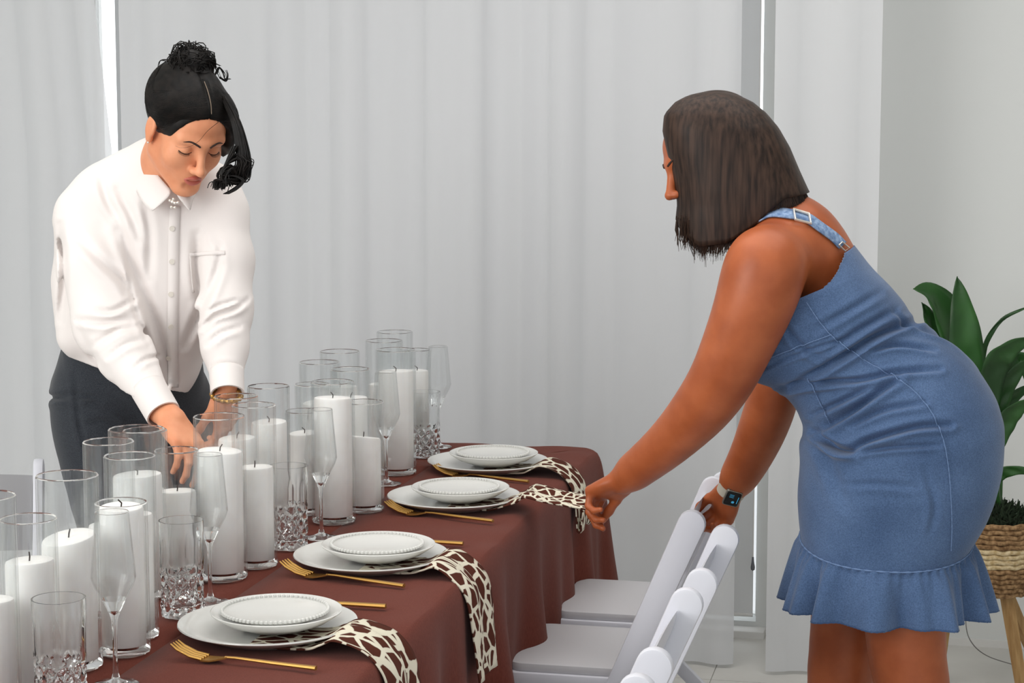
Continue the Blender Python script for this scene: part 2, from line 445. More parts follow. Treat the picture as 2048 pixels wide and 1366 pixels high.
# giraffe print
m = M['napkin'] = mat('giraffe_print', srgb(225, 218, 200), .85, spec=.1); n, l, b = nodes(m)
uvn = n.new('ShaderNodeUVMap'); uvn.uv_map = 'uv'
nz = n.new('ShaderNodeTexNoise'); nz.inputs['Scale'].default_value = 26; nz.inputs['Detail'].default_value = 2
vm = n.new('ShaderNodeVectorMath'); vm.operation = 'SCALE'; vm.inputs['Scale'].default_value = .012
va = n.new('ShaderNodeVectorMath'); va.operation = 'ADD'
mp = n.new('ShaderNodeMapping'); mp.inputs['Scale'].default_value = (36, 24, 1)
vo = n.new('ShaderNodeTexVoronoi'); vo.feature = 'DISTANCE_TO_EDGE'; vo.inputs['Scale'].default_value = 1.0
cr = n.new('ShaderNodeValToRGB'); cr.color_ramp.interpolation = 'LINEAR'
cr.color_ramp.elements[0].position = .085; cr.color_ramp.elements[1].position = .115
cr.color_ramp.elements[0].color = srgb(226, 220, 200); cr.color_ramp.elements[1].color = srgb(84, 46, 36)
l.new(uvn.outputs[0], nz.inputs['Vector']); l.new(nz.outputs['Color'], vm.inputs[0]); l.new(uvn.outputs[0], va.inputs[0]); l.new(vm.outputs[0], va.inputs[1])
l.new(va.outputs[0], mp.inputs[0]); l.new(mp.outputs[0], vo.inputs['Vector']); l.new(vo.outputs['Distance'], cr.inputs[0]); l.new(cr.outputs[0], b.inputs['Base Color'])
# ================================================================== the room
YW = 5.94
def struct(name, mb, m, parent=None, smooth=False, **kw):
    o = mb.build(name, m, parent, smooth=smooth, **kw)
    if parent is None: tag(o, kind='structure')
    return o
fl = MB(); fl.box((-4.2, -.5, -.06), (3.2, 6.1, -.004)); floor = struct('floor', fl, M['floor'])
tag(floor, 'white floor of large pale tiles')
tile = None
for iy in range(5):
    for ix in range(6):
        x0 = -4.2 + ix*1.2; y0 = 3.0 + iy*.6
        y1 = min(y0 + .597, YW)
        mb = MB(); mb.box((x0, y0, -.004), (x0 + 1.197, y1, 0)); struct('floor_tile', mb, M['floor'], floor)
mb = MB(); mb.box((-4.2, -.5, 3.0), (3.2, 6.1, 3.08)); ceiling = struct('ceiling', mb, M['ceiling'])
# back wall with the window opening
XL, XR = S(176, 400, YW)[0], S(1524, 400, YW)[0]
ZB = S(1475, 1241, YW)[2]
mb = MB()
mb.box((-4.2, YW, 0), (XL, YW + .14, 3.0)); mb.box((XR, YW, 0), (3.2, YW + .14, 3.0)); mb.box((XL, YW, 0), (XR, YW + .14, ZB)); mb.box((XL, YW, 2.75), (XR, YW + .14, 3.0))
wb = struct('wall_back', mb, M['wall']); tag(wb, 'plain white back wall behind the curtains')
mb = MB(); mb.box((-4.3, -.5, 0), (-4.2, 6.1, 3.0)); struct('wall_left', mb, M['wall'])
mb = MB(); mb.box((3.2, -.5, 0), (3.3, 6.1, 3.0)); struct('wall_right', mb, M['wall'])
# window: frame, glass, sill
win = empty('window_1', ((XL + XR)/2, YW + .1, ZB)); tag(win, kind='structure')
mb = MB()
for a, b in (((XL, YW+.07, ZB), (XL+.012, YW+.12, 2.75)), ((XR-.008, YW+.07, ZB), (XR, YW+.12, 2.75)), ((XL, YW+.07, 2.71), (XR, YW+.12, 2.75)), ((-1.2, YW+.07, ZB), (-1.15, YW+.12, 2.75))):
    mb.box(a, b)
struct('window_frame', mb, M['trim'], win)
mb = MB(); mb.box((XL+.01, YW+.09, ZB), (XR-.01, YW+.096, 2.72)); struct('window_pane', mb, M['glass'], win)
xs = S(1528, 1270, YW-.06)[0]; zs0 = S(1500, 1279, YW-.06)[2]; zs1 = S(1500, 1262, YW-.06)[2]
mb = MB(); mb.box((XL-.05, YW-.07, zs0), (xs, YW, zs1)); tag(mb.build('trim_1', M['trim'], smooth=False, bevel=.003), 'white window sill ledge low on the back wall', kind='structure')
mb = MB(); mb.box((xs+.0, YW-.012, 0), (3.2, YW, .022)); tag(mb.build('baseboard_back', M['trim'], smooth=False), kind='structure')
# roller blind
xb0, xb1 = S(236.5, 300, YW-.02)[0], S(1519, 300, YW-.02)[0]; zb = S(1475, 1232, YW-.02)[2]
bl = empty('roller_blind', ((xb0+xb1)/2, YW-.02, zb)); tag(bl, 'pale grey roller blind pulled down over the bright window', 'blind')
mb = MB(); mb.box((xb0, YW-.022, zb), (xb1, YW-.02, 2.78)); mb.build('blind_fabric', M['blind'], bl, smooth=False)
mb = MB(); mb.tube([(xb0, YW-.021, zb+.006), (xb1, YW-.021, zb+.006)], .006, 8); mb.build('bottom_rail', M['trim'], bl)
mb = MB(); mb.tube([(xb0, YW-.03, 2.82), (xb1, YW-.03, 2.82)], .035, 16); mb.build('roller', M['trim'], bl)
xc = S(1509, 900, YW-.05)[0]; zc0 = S(1509, 1142, YW-.05)[2]; zc1 = S(1509, 1118, YW-.05)[2]
mb = MB(); mb.tube([(xc, YW-.05, 2.8), (xc, YW-.05, zc1)], .0022, 6); mb.build('pull_cord', M['trim'], bl)
mb = MB(); mb.lathe([(.001, 0), (.006, .004), (.007, .012), (.004, .03), (.003, .045)], 10, (xc, YW-.05, zc0)); mb.build('cord_weight', M['steel'], bl)

# sheer curtains: hang from a track, y about 5.5
def curtain(label, x0, x1, y, seed, amp=.03, n=None, lean=0, zbot=.012, edge_curve=None):
    n = n or max(20, int((x1-x0)*170)); nz = 26
    r = np.random.default_rng(seed)
    ph = [(r.uniform(.12, .42), r.uniform(0, 6.28), r.uniform(.4, 1)) for _ in range(7)]
    V = []; zs = np.linspace(zbot, 2.94, nz)
    for z in zs:
        for i in range(n):
            u = i/(n-1); xx1 = x1 + (edge_curve(z) if edge_curve else 0); x = x0 + (xx1-x0)*u
            s = x0 + (x1-x0)*u
            d = sum(a*math.sin(2*math.pi*s/wl + p + .25*math.sin(z*1.1+p)) for wl, p, a in ph)/3.2
            d = math.copysign(abs(d)**.8, d)
            k = .55 + .45*(2.94-z)/2.9
            V.append((x + lean*z, y + amp*d*k, z))
    o = mesh_obj('curtain', V, grid_faces(nz, n), M['voile'])
    return tag(o, label, 'curtain', 'sheer white curtains along the back wall')
YC = 5.5
cx = lambda px, py=300, y=YC: S(px, py, y)[0]
gap = lambda z: .062*(1 if z < 1.5 else max(-.35, 1 - (z-1.5)*1.75)) - .062
curtain('sheer white curtain at the far left, left of the bright window gap', cx(-260), cx(226), YC, 3, .026, edge_curve=lambda z: -max(0, z-1.50)*.10)
curtain('widest sheer white curtain hanging behind the table between the two women', cx(239), cx(1478), YC+.03, 11, .024)
curtain('narrow sheer white curtain hanging behind the woman in the denim dress', cx(1548), cx(1760), YC-.01, 23, .022)
mb = MB(); mb.tube([(cx(-300), YC+.01, 2.96), (cx(1790), YC+.01, 2.96)], .012, 10)
tag(mb.build('curtain_track', M['trim']), 'white curtain track under the ceiling above the sheer curtains', 'curtain track')
# ================================================================== table, cloth, settings
K = .924; HT = .75
TX0, TX1, TY0, TY1 = -1.60, -.869, 1.2, 4.985
t = empty('banquet_table', ((TX0+TX1)/2, (TY0+TY1)/2, 0)); tag(t, 'long folding banquet table hidden under the brown tablecloth', 'table')
mb = MB(); mb.box((TX0+.03, TY0+.03, .70), (TX1-.03, TY1-.03, .7385)); mb.build('tabletop', M['table'], t, smooth=False)
for lx in (TX0+.12, TX1-.12):
    for ly in (TY0+.3, TY1-.35):
        mb = MB(); mb.tube([(lx, ly, 0), (lx, ly, .70)], .014, 10); mb.build('leg', M['steel'], t)

def cloth():
    # rings: perimeter param s, drop param t
    R = .05; per = []
    def arc(cx_, cy_, a0, n=10):
        for i in range(n+1):
            a = a0 + (math.pi/2)*i/n; per.append((cx_ + R*math.cos(a), cy_ + R*math.sin(a), math.cos(a), math.sin(a)))
    NS = 200
    for i in range(NS): per.append((TX1, TY0+R + (TY1-TY0-2*R)*i/NS, 1, 0))
    arc(TX1-R, TY1-R, 0, 14)
    for i in range(1, 50): per.append((TX1-R - (TX1-TX0-2*R)*i/50, TY1, 0, 1))
    arc(TX0+R, TY1-R, math.pi/2, 14)
    for i in range(1, NS): per.append((TX0, TY1-R - (TY1-TY0-2*R)*i/NS, -1, 0))
    arc(TX0+R, TY0+R, math.pi, 6)
    for i in range(1, 30): per.append((TX0+R + (TX1-TX0-2*R)*i/30, TY0, 0, -1))
    arc(TX1-R, TY0+R, -math.pi/2, 6)
    per = np.array(per); n = len(per)
    d = np.r_[0, np.cumsum(np.linalg.norm(np.diff(per[:, :2], axis=0), axis=1))]
    # fold amplitude along the perimeter (sharp draped ridges)
    def folds(s, x, y):
        f = .55*np.sin(2*np.pi*s/.31 + 1.1*np.sin(s*3.1) + .8) + .35*np.sin(2*np.pi*s/.19 + 1.7 + .9*np.sin(s*5.3)) + .25*np.sin(2*np.pi*s/.47 + .3)
        return np.sign(f)*np.abs(f)**.85
    F = folds(d, per[:, 0], per[:, 1])
    corner = np.exp(-((per[:, 0]-TX1)**2 + (per[:, 1]-TY1)**2)/.10**2) + np.exp(-((per[:, 0]-TX0)**2 + (per[:, 1]-TY1)**2)/.10**2)
    V = []; ctr = np.array([(TX0+TX1)/2, (TY0+TY1)/2])
    ins = [0, .2, .45, .7, .85, .93, .97, .99, 1.0]
    for q in ins:                                        # top: shrink towards the middle line
        hx = (TX1-TX0)/2; hy = (TY1-TY0)/2
        px_ = ctr[0] + (per[:, 0]-ctr[0])*q
        dy = (1-q)*hx; py_ = np.clip(per[:, 1], TY0+dy, TY1-dy)
        wob = .0022*np.sin(px_*23 + 2*np.sin(py_*9)) * np.sin(py_*14 + 1.5*np.sin(px_*7)) * min(1, q*1.2)
        wob = wob + .0025*F*max(0, (q-.85)/.15)
        for k in range(n): V.append((px_[k], py_[k], HT - .0050 + wob[k] - (0 if q < .93 else .004*((q-.93)/.07)**2)))
    DROP = .374; NT = 26
    for j in range(1, NT+1):
        u = j/NT; zz = DROP*u**1.15
        out = .016*(1-math.exp(-zz/.02)) - .02*zz
        fa = .038*min(1, (zz/.30))**1.3
        for k in range(n):
            x, y, nx, ny = per[k]
            o = out + fa*(F[k]*.8+.25) + corner[k]*.075*(zz/DROP)
            zb = HT - .007 - zz + .012*(1-abs(F[k]))*u
            V.append((x + nx*o, y + ny*o, zb))
    nr = len(ins) + NT
    Fc = grid_faces(nr, n, wrap=True)
    o = mesh_obj('tablecloth', V, Fc, M['cloth'])
    sm = o.modifiers.new('thick', 'SOLIDIFY'); sm.thickness = .0018; sm.offset = -1
    return tag(o, 'long brown tablecloth draped over the banquet table with hanging folds', 'tablecloth')
cloth()

# ---------------------------------------------------------------- glassware
def lathe_mesh(name, prof, seg, material, close=True):
    mb = MB(); mb.lathe(prof, seg, close=close); o = mb.build(name, material, None); return o
def polar(px, Dold):
    """pixel column px at ground distance Dold -> world x, y on the table"""
    D = Dold*K; z = D*cp_ + (CAM[2]-HT)*sp_
    p = CAM + z*((px-1024)/FPX)*RT + D*FG
    return p[0], p[1]
def cyl(px, D, hold, dia, candle_h, label, tilt=0.0, seed=0):
    x, y = polar(px, D); h = (.93-hold)*K; r = dia*K/2
    g = MB(); wt = .0032
    g.lathe([(0, .0), (r-.004, 0), (r-.0008, .0015), (r, .005), (r, h-.002), (r-wt*.5, h), (r-wt, h-.002), (r-wt, .016), (r-wt-.006, .0105), (0, .010)], 56, (x, y, HT))
    o = g.build('glass_cylinder', M['thin_glass'], None); o.data.materials.append(M['glass'])
    for f in o.data.polygons:
        zc = f.center[2] - HT
        if zc > h-.0035 or zc < .014: f.material_index = 1
    o.data.transform(Matrix.Translation((-x, -y, -HT))); o.location = (x, y, HT)
    tag(o, label, 'candle holder', 'glass cylinders down the middle of the table')
    if candle_h:
        rr = r - wt - .0035; ch = candle_h; rn = np.random.default_rng(seed+100); a0 = rn.uniform(0, 6.28)
        e = empty('pillar_candle', (x, y, HT + .0115)); tag(e, None, 'candle', 'white pillar candles in glass cylinders')
        e['label'] = 'white candle in the ' + label.replace('glass cylinder', 'cylinder')
        mb = MB(); seg = 32; nv = []
        prof = [(0, 0), (rr-.002, 0), (rr, .003), (rr, ch*.5), (rr, ch-.006), (rr-.0015, ch-.0015), (rr-.005, ch), (rr*.5, ch-.001), (0.0, ch-.002)]
        mb.lathe(prof, seg, (x, y, HT+.0115))
        v = np.array(mb.v); top = v[:, 2] > HT+.0115+ch*.6
        v[top, 2] += (tilt*rr)*(np.cos(a0)*(v[top, 0]-x)+np.sin(a0)*(v[top, 1]-y))/rr
        mb.v = [tuple(q) for q in v]
        mb.build('wax', M['wax'], e)
        mb = MB(); zt = HT+.0115+ch-.003
        dx, dy = rn.uniform(-.006, .006, 2)
        mb.tube([(x, y, zt), (x+.001, y, zt+.008), (x+dx, y+dy, zt+.014)], .0012, 6); mb.build('wick', M['wick'], e)
    return o
CYL = [  # px centre, D(old), h below camera(old), dia(old), candle height m, phrase
 (-16, 2.98, .586, .095, .150, 'tall glass cylinder cut off by the left photo edge'),
 (66, 3.08, .644, .094, .188, 'shorter glass cylinder right of the cut off one'),
 (144, 3.20, .594, .106, .200, 'wide tall glass cylinder in front of the rounded white chair backs'),
 (249, 3.29, .659, .092, .232, 'short glass cylinder behind the nearest champagne glass'),
 (267, 3.395, .594, .093, .200, 'tall glass cylinder right behind the short front one'),
 (225, 3.55, .594, .096, .150, 'tall glass cylinder leftmost in front of dark trousers'),
 (280, 3.70, .594, .110, .215, 'wide tall glass cylinder in front of the hand with no bracelet'),
 (296, 3.92, .632, .092, .150, 'glass cylinder half hidden behind the wide one'),
 (358, 3.81, .655, .090, .165, 'short glass cylinder under the hand with no bracelet'),
 (444, 3.85, .592, .106, .235, 'tall glass cylinder with full candle, left of middle tumbler'),
 (512, 3.96, .585, .093, .185, 'tall glass cylinder standing close beside the middle cut glass tumbler'),
 (541, 4.30, .592, .096, .225, 'tall wide glass cylinder right of the gold bracelet'),
 (477, 4.14, .592, .096, .215, 'tall glass cylinder directly below the gold bracelet'),
 (611, 4.51, .681, .092, .170, 'short glass cylinder behind the middle champagne glass'),
 (668, 4.41, .597, .103, .262, 'tall glass cylinder with high candle beside middle champagne glass'),
 (728, 4.545, .664, .099, .155, 'short glass cylinder with slanted low candle'),
 (642, 4.79, .598, .104, .200, 'tall glass cylinder leftmost of the rims against the curtain'),
 (682, 4.97, .592, .105, .215, 'tall glass cylinder with the highest rim left of the far group'),
 (703, 4.69, .603, .099, .225, 'tall glass cylinder directly behind the short one with the slanted candle'),
 (628, 4.64, .634, .088, .130, 'thin glass cylinder half hidden behind middle champagne glass'),
 (793, 5.04, .596, .108, .245, 'tall glass cylinder with a high candle nearest in the far group'),
 (791, 5.50, .598, .106, .180, 'tallest looking glass cylinder at the far end of the table'),
 (770, 5.22, .592, .104, .190, 'tall glass cylinder at the left of the far group'),
 (835, 5.39, .637, .080, .205, 'slim glass cylinder behind the farthest tumbler'),
]
for i, (px_, D_, h_, dia_, ch_, lab) in enumerate(CYL):
    cyl(px_, D_, h_, dia_, ch_, lab, tilt=.18 if i in (15, 2) else .05, seed=i)

def tumbler_mesh():
    R = .0395; Ht = .170; seg = 96; prof_o = []; nz = 60; V = []; F = []
    for j in range(nz+1):
        z = Ht*j/nz
        for k in range(seg):
            a = 2*math.pi*k/seg; r = R - .0015*(1-z/Ht)
            if .006 < z < .082:                       # diamond and star cuts
                q = (z-.006)/.038*math.pi; c = math.cos(8*a)*math.cos(q*1.0) ; d1 = abs(math.sin(5*a + q*1.3)); d2 = abs(math.sin(5*a - q*1.3))
                w_ = min(1, (z-.006)/.006, (.082-z)/.01)
                r -= .0062*w_*(1-min(d1, d2)**.6) - .0012*w_*c
            elif z >= .082 and z < .15: r -= .0010*abs(math.sin(5*a))**.7*min(1, (z-.082)/.01, (.15-z)/.02)
            elif z <= .006: r -= .001*(1-z/.006)
            V.append((r*math.cos(a), r*math.sin(a), z))
    no = nz+1
    inner = [(R-.0025, Ht), (R-.003, Ht-.02), (R-.0042, .10), (R-.006, .05), (R-.008, .022), (R-.016, .0165), (.006, .016)]
    for r, z in inner:
        for k in range(seg):
            a = 2*math.pi*k/seg; V.append((r*math.cos(a), r*math.sin(a), z))
    tot = no + len(inner)
    Fg = grid_faces(tot, seg, wrap=True).tolist()
    Fg.append(list(range(seg))[::-1]); Fg.append(list(range((tot-1)*seg, tot*seg)))
    mb = MB(); mb.add(V, Fg); return mb.build('cut_glass_tumbler', M['glass'], None)
tm = tumbler_mesh()
TUM = [(123, 2.95, 'clear cut glass tumbler at the bottom left, nearest tumbler'), (366, 3.55, 'clear cut glass tumbler standing left of the nearest plate'),
       (579, 4.13, 'clear cut glass tumbler left of the second nearest plate and its champagne glass'), (851, 5.30, 'clear cut glass tumbler beside the farthest plate at the table end')]
for i, (px_, D_, lab) in enumerate(TUM):
    o = tm if i == 0 else tm.copy()
    if i: COL.objects.link(o)
    x, y = polar(px_, D_); o.location = (x, y, HT); o.rotation_euler = (0, 0, i*.4)
    tag(o, lab, 'tumbler', 'cut glass tumblers by the plates')
def flute_mesh():
    mb = MB(); wt = .0011
    out = [(0, 0), (.034, 0), (.0355, .001), (.034, .0022), (.018, .0045), (.007, .010), (.0042, .02), (.0036, .05), (.0036, .085), (.005, .104), (.0085, .114), (.019, .136), (.0305, .158), (.0342, .170), (.0335, .181), (.0305, .215), (.0275, .250), (.0258, .2715), (.0252, .2722)]
    inn = [(.0247, .2715), (.0265, .250), (.0294, .215), (.0323, .181), (.033, .170), (.0295, .1595), (.018, .138), (.008, .119), (0, .1115)]
    mb.lathe(out + inn, 56); o = mb.build('champagne_glass', M['thin_glass'], None); o.data.materials.append(M['glass'])
    for f in o.data.polygons:
        if f.center[2] < .128 or f.center[2] > .268: f.material_index = 1
    return o
fm = flute_mesh()
FLU = [(232, 3.09, 'champagne glass with angular bowl nearest the camera at lower left'), (421, 3.64, 'champagne glass standing right behind the tumbler at the nearest plate'),
       (643, 4.23, 'champagne glass at the second nearest plate, in the middle of the table'), (773, 4.88, 'champagne glass mostly hidden behind the short cylinder with slanted candle'),
       (877, 5.45, 'champagne glass at the far end of the table behind the farthest tumbler')]
for i, (px_, D_, lab) in enumerate(FLU):
    o = fm if i == 0 else fm.copy()
    if i: COL.objects.link(o)
    x, y = polar(px_, D_); o.location = (x, y, HT)
    tag(o, lab, 'champagne glass', 'champagne glasses at the place settings')

# ---------------------------------------------------------------- plates
def charger_mesh():
    mb = MB(); R = .1525
    mb.lathe([(0, .002), (.095, .002), (.10, 0), (.104, .002), (.12, .008), (R-.004, .019), (R, .0215), (R-.001, .0235), (R-.006, .0232), (.125, .0135), (.108, .008), (.09, .0065), (0, .006)], 96)
    return mb.build('charger_plate', M['china'], None)
def coupe_mesh():
    mb = MB(); R = .112
    mb.lathe([(0, .002), (.055, .002), (.058, 0), (.062, .002), (.09, .012), (R-.001, .026), (R, .0285), (R-.002, .0295), (R-.005, .0285), (.088, .0165), (.06, .007), (0, .0065)], 80)
    return mb.build('dinner_plate', M['china'], None)
def salad_mesh():
    e = empty('salad_plate'); R = .090; mb = MB()
    mb.lathe([(0, .002), (.05, .002), (.053, 0), (.057, .002), (.08, .010), (R-.002, .0145), (R, .0165), (R-.003, .0175), (.078, .0145), (.06, .0085), (0, .008)], 72)
    mb.build('plate_body', M['china'], e)
    mb = MB(); nb_ = 72
    for k in range(nb_):
        a = 2*math.pi*k/nb_; c = np.array([R*math.cos(a), R*math.sin(a), .0185]); r = .0036
        vv = [(0, 0, r), (0, 0, -r)] + [(r*math.cos(q)*s, r*math.sin(q)*s, zz) for zz, s in ((r*.6, .8), (0, 1), (-r*.6, .8)) for q in np.linspace(0, 2*math.pi, 8, endpoint=False)]
        ff = [(0, 2+i, 2+(i+1) % 8) for i in range(8)] + [(2+i+8*j, 2+(i+1) % 8+8*j, 10+(i+1) % 8+8*j, 10+i+8*j)[::-1] for j in (0, 1) for i in range(8)] + [(1, 18+(i+1) % 8, 18+i) for i in range(8)]
        mb.add([c+np.array(q) for q in vv], ff)
    bd = mb.build('beaded_rim', M['china'], e); tag(bd, 'raised white bead trim around the plate edge', kind='stuff')
    return e
ch0, co0, sa0 = charger_mesh(), coupe_mesh(), salad_mesh()
PL = [(536, 1243, (552, 1221)), (742, 1107, (768, 1090)), (908, 990, (920, 971)), (976, 920, (992, 903))]
WHICH = ['nearest place setting', 'second nearest place setting', 'third setting, under the lifted napkin', 'farthest place setting by the table end']
PC = []
for i, (px_, py_, _) in enumerate(PL):
    c = H(px_, py_, HT+.021); PC.append(c)
    for o0, dz, off, lab, cat, grp in ((ch0, -.0005, 0, 'large white charger plate at the ', 'plate', 'white charger plates'), (co0, .0118, .014, 'plain white coupe plate on the charger at the ', 'plate', 'white coupe dinner plates'), (sa0, .0228, .012, 'small beaded salad plate on top at the ', 'plate', 'beaded salad plates')):
        o = o0 if i == 0 else copy_tree(o0)
        o.location = (c[0]+off*.9, c[1]+off*.6, HT+dz); o.rotation_euler = (0, 0, i*1.1)
        tag(o, lab + WHICH[i], cat, grp)
# ---------------------------------------------------------------- cutlery
def fork():
    e = empty('gold_fork'); n = 22
    mb = MB(); path = [(0.10, 0, .0045), (.04, 0, .0055), (-.01, 0, .007), (-.025, 0, .0065)]
    mb.tube(path, [.0042, .0036, .0026, .0024], 8, flat=.7); mb.build('handle', M['gold'], e)
    xs_ = np.linspace(-.022, -.055, 6); V = []
    for x in xs_:
        u = (x+.022)/-.033; w_ = .0024 + .0088*min(1, u*1.6); z = .0065 - .0045*math.sin(u*math.pi*.6)
        V += [(x, -w_, z+.001), (x, w_, z+.001), (x, w_, z-.001), (x, -w_, z-.001)]
    f = []
    for i in range(5):
        for k in range(4): f.append((i*4+k, i*4+(k+1) % 4, i*4+4+(k+1) % 4, i*4+4+k))
    f += [(0, 1, 2, 3), (23, 22, 21, 20)]
    mb = MB(); mb.add(V, f); mb.build('fork_head', M['gold'], e)
    for k in range(4):
        y = -.0095 + k*.00633; mb = MB()
        mb.tube([(-.053, y, .0035), (-.07, y, .006), (-.088, y, .013), (-.097, y, .0195)], [.0024, .0022, .0019, .001], 6); mb.build('tine', M['gold'], e)
    return e
def knife():
    e = empty('gold_knife')
    mb = MB(); mb.tube([(.105, 0, .0045), (.05, 0, .0045), (.005, 0, .004)], [.0046, .0042, .0032], 8, flat=.8); mb.build('handle', M['gold'], e)
    mb = MB(); mb.prism([(.006, -.005), (-.06, -.0085), (-.09, -.007), (-.108, .002), (-.10, .006), (.006, .004)], .003, .0046, axis=2); mb.build('blade', M['gold'], e, smooth=False)
    return e
fk, kn = fork(), knife()
FK = [((345, 1308), (632, 1338)), ((564, 1142), (808, 1173)), ((772, 1020), (986, 1043)), ((868, 945), (1057, 964))]
KN = [((490, 1196), (775, 1214)), ((692, 1073), (929, 1088)), ((880, 956), (1075, 975)), ((960, 900), (1110, 905))]
for i in range(4):
    for src, Lx, lab, cat, grp, L in ((fk, FK, 'gold fork lying in front of the ', 'fork', 'gold forks', .20), (kn, KN, 'gold knife tucked behind the plates of the ', 'knife', 'gold knives', .215)):
        if cat == 'knife' and i > 1: continue
        a, b = H(*Lx[i][0], HT+.004), H(*Lx[i][1], HT+.004)
        o = src if i == 0 else copy_tree(src)
        c = (a+b)/2; s_ = np.linalg.norm(b-a)/L
        o.location = (c[0], c[1], HT-.0005); o.scale = (s_, s_, s_); o.rotation_euler = (0, 0, math.atan2(b[1]-a[1], b[0]-a[0]))
        tag(o, lab + WHICH[i].split(',')[0], cat, grp)
# ---------------------------------------------------------------- napkins
def napkin(path, widths, dirs, label, seed=0, lift=0.0):
    """ribbon along path; widths across; dirs = across direction at each node"""
    n = 60; c = spline(path, n); w_ = np.interp(np.linspace(0, 1, n), np.linspace(0, 1, len(widths)), widths)
    dd = np.array([[np.interp(t, np.linspace(0, 1, len(dirs)), [d[a] for d in dirs]) for a in range(3)] for t in np.linspace(0, 1, n)])
    m_ = 16; V = []; UV = []; ln = np.r_[0, np.cumsum(np.linalg.norm(np.diff(c, axis=0), axis=1))]
    for i in range(n):
        t = c[min(i+1, n-1)] - c[max(i-1, 0)]; t /= np.linalg.norm(t); d = dd[i]/np.linalg.norm(dd[i]); nn = np.cross(t, d)
        if nn[2] < 0: nn = -nn
        for j in range(m_):
            u = j/(m_-1) - .5
            wav = .004*math.sin(u*9 + seed + ln[i]*9)*min(1, max(0, (ln[i]-.11)*12)) + .002*math.sin(u*21+seed)*min(1, max(0, (ln[i]-.11)*12))
            V.append(c[i] + d*u*w_[i] + nn*wav); UV.append((u*.165 + seed*.37, ln[i]))
    o = mesh_obj('napkin', V, grid_faces(n, m_), M['napkin'], uv=UV)
    s_ = o.modifiers.new('thick', 'SOLIDIFY'); s_.thickness = .0032; s_.offset = 1
    return tag(o, label, 'napkin', 'giraffe print napkins')
NB = [.50, .55, None, .672]
NL = ['brown and cream giraffe print napkin hanging over the edge at the nearest setting', 'brown and cream giraffe print napkin hanging at the second nearest setting',
      'brown and cream giraffe print napkin being lifted by the woman in denim', 'brown and cream giraffe print napkin hanging at the farthest setting']
EX = TX1
HANDPT = S(1180, 1004, 3.885)
for i in range(4):
    c = PC[i]; yy = c[1] + [-.035, -.02, -.01, -.02][i]
    if i == 2:
        path = [(c[0]+.0, yy, HT+.0072), (c[0]+.095, yy, HT+.0075), (c[0]+.128, yy, HT+.0172), (c[0]+.160, yy-.01, HT+.030)] + [tuple(S(1062, 981, yy-.06)), tuple(S(1110, 993, yy-.13)), tuple(HANDPT)]
        napkin(path, [.13, .14, .14, .12, .09, .07, .05], [(0, 1, 0)]*4 + [(.1, .9, .1), (.2, .8, .2), (.2, .7, .4)], NL[i], 2.0)
    else:
        path = [(c[0]+.0, yy, HT+.0072), (c[0]+.095, yy, HT+.0075), (c[0]+.125, yy, HT+.0160), (c[0]+.153, yy, HT+.0265), (max(c[0]+.178, EX-.012), yy, HT+.012), (EX+.020, yy, HT-.020), (EX+.032, yy, .69), (EX+.040, yy, .62), (EX+.046, yy+.005, NB[i])]
        napkin(path, [.13, .135, .14, .15, .155, .16, .165, .165, .165, .165][:len(path)], [(0, 1, 0)], NL[i], i*1.7)
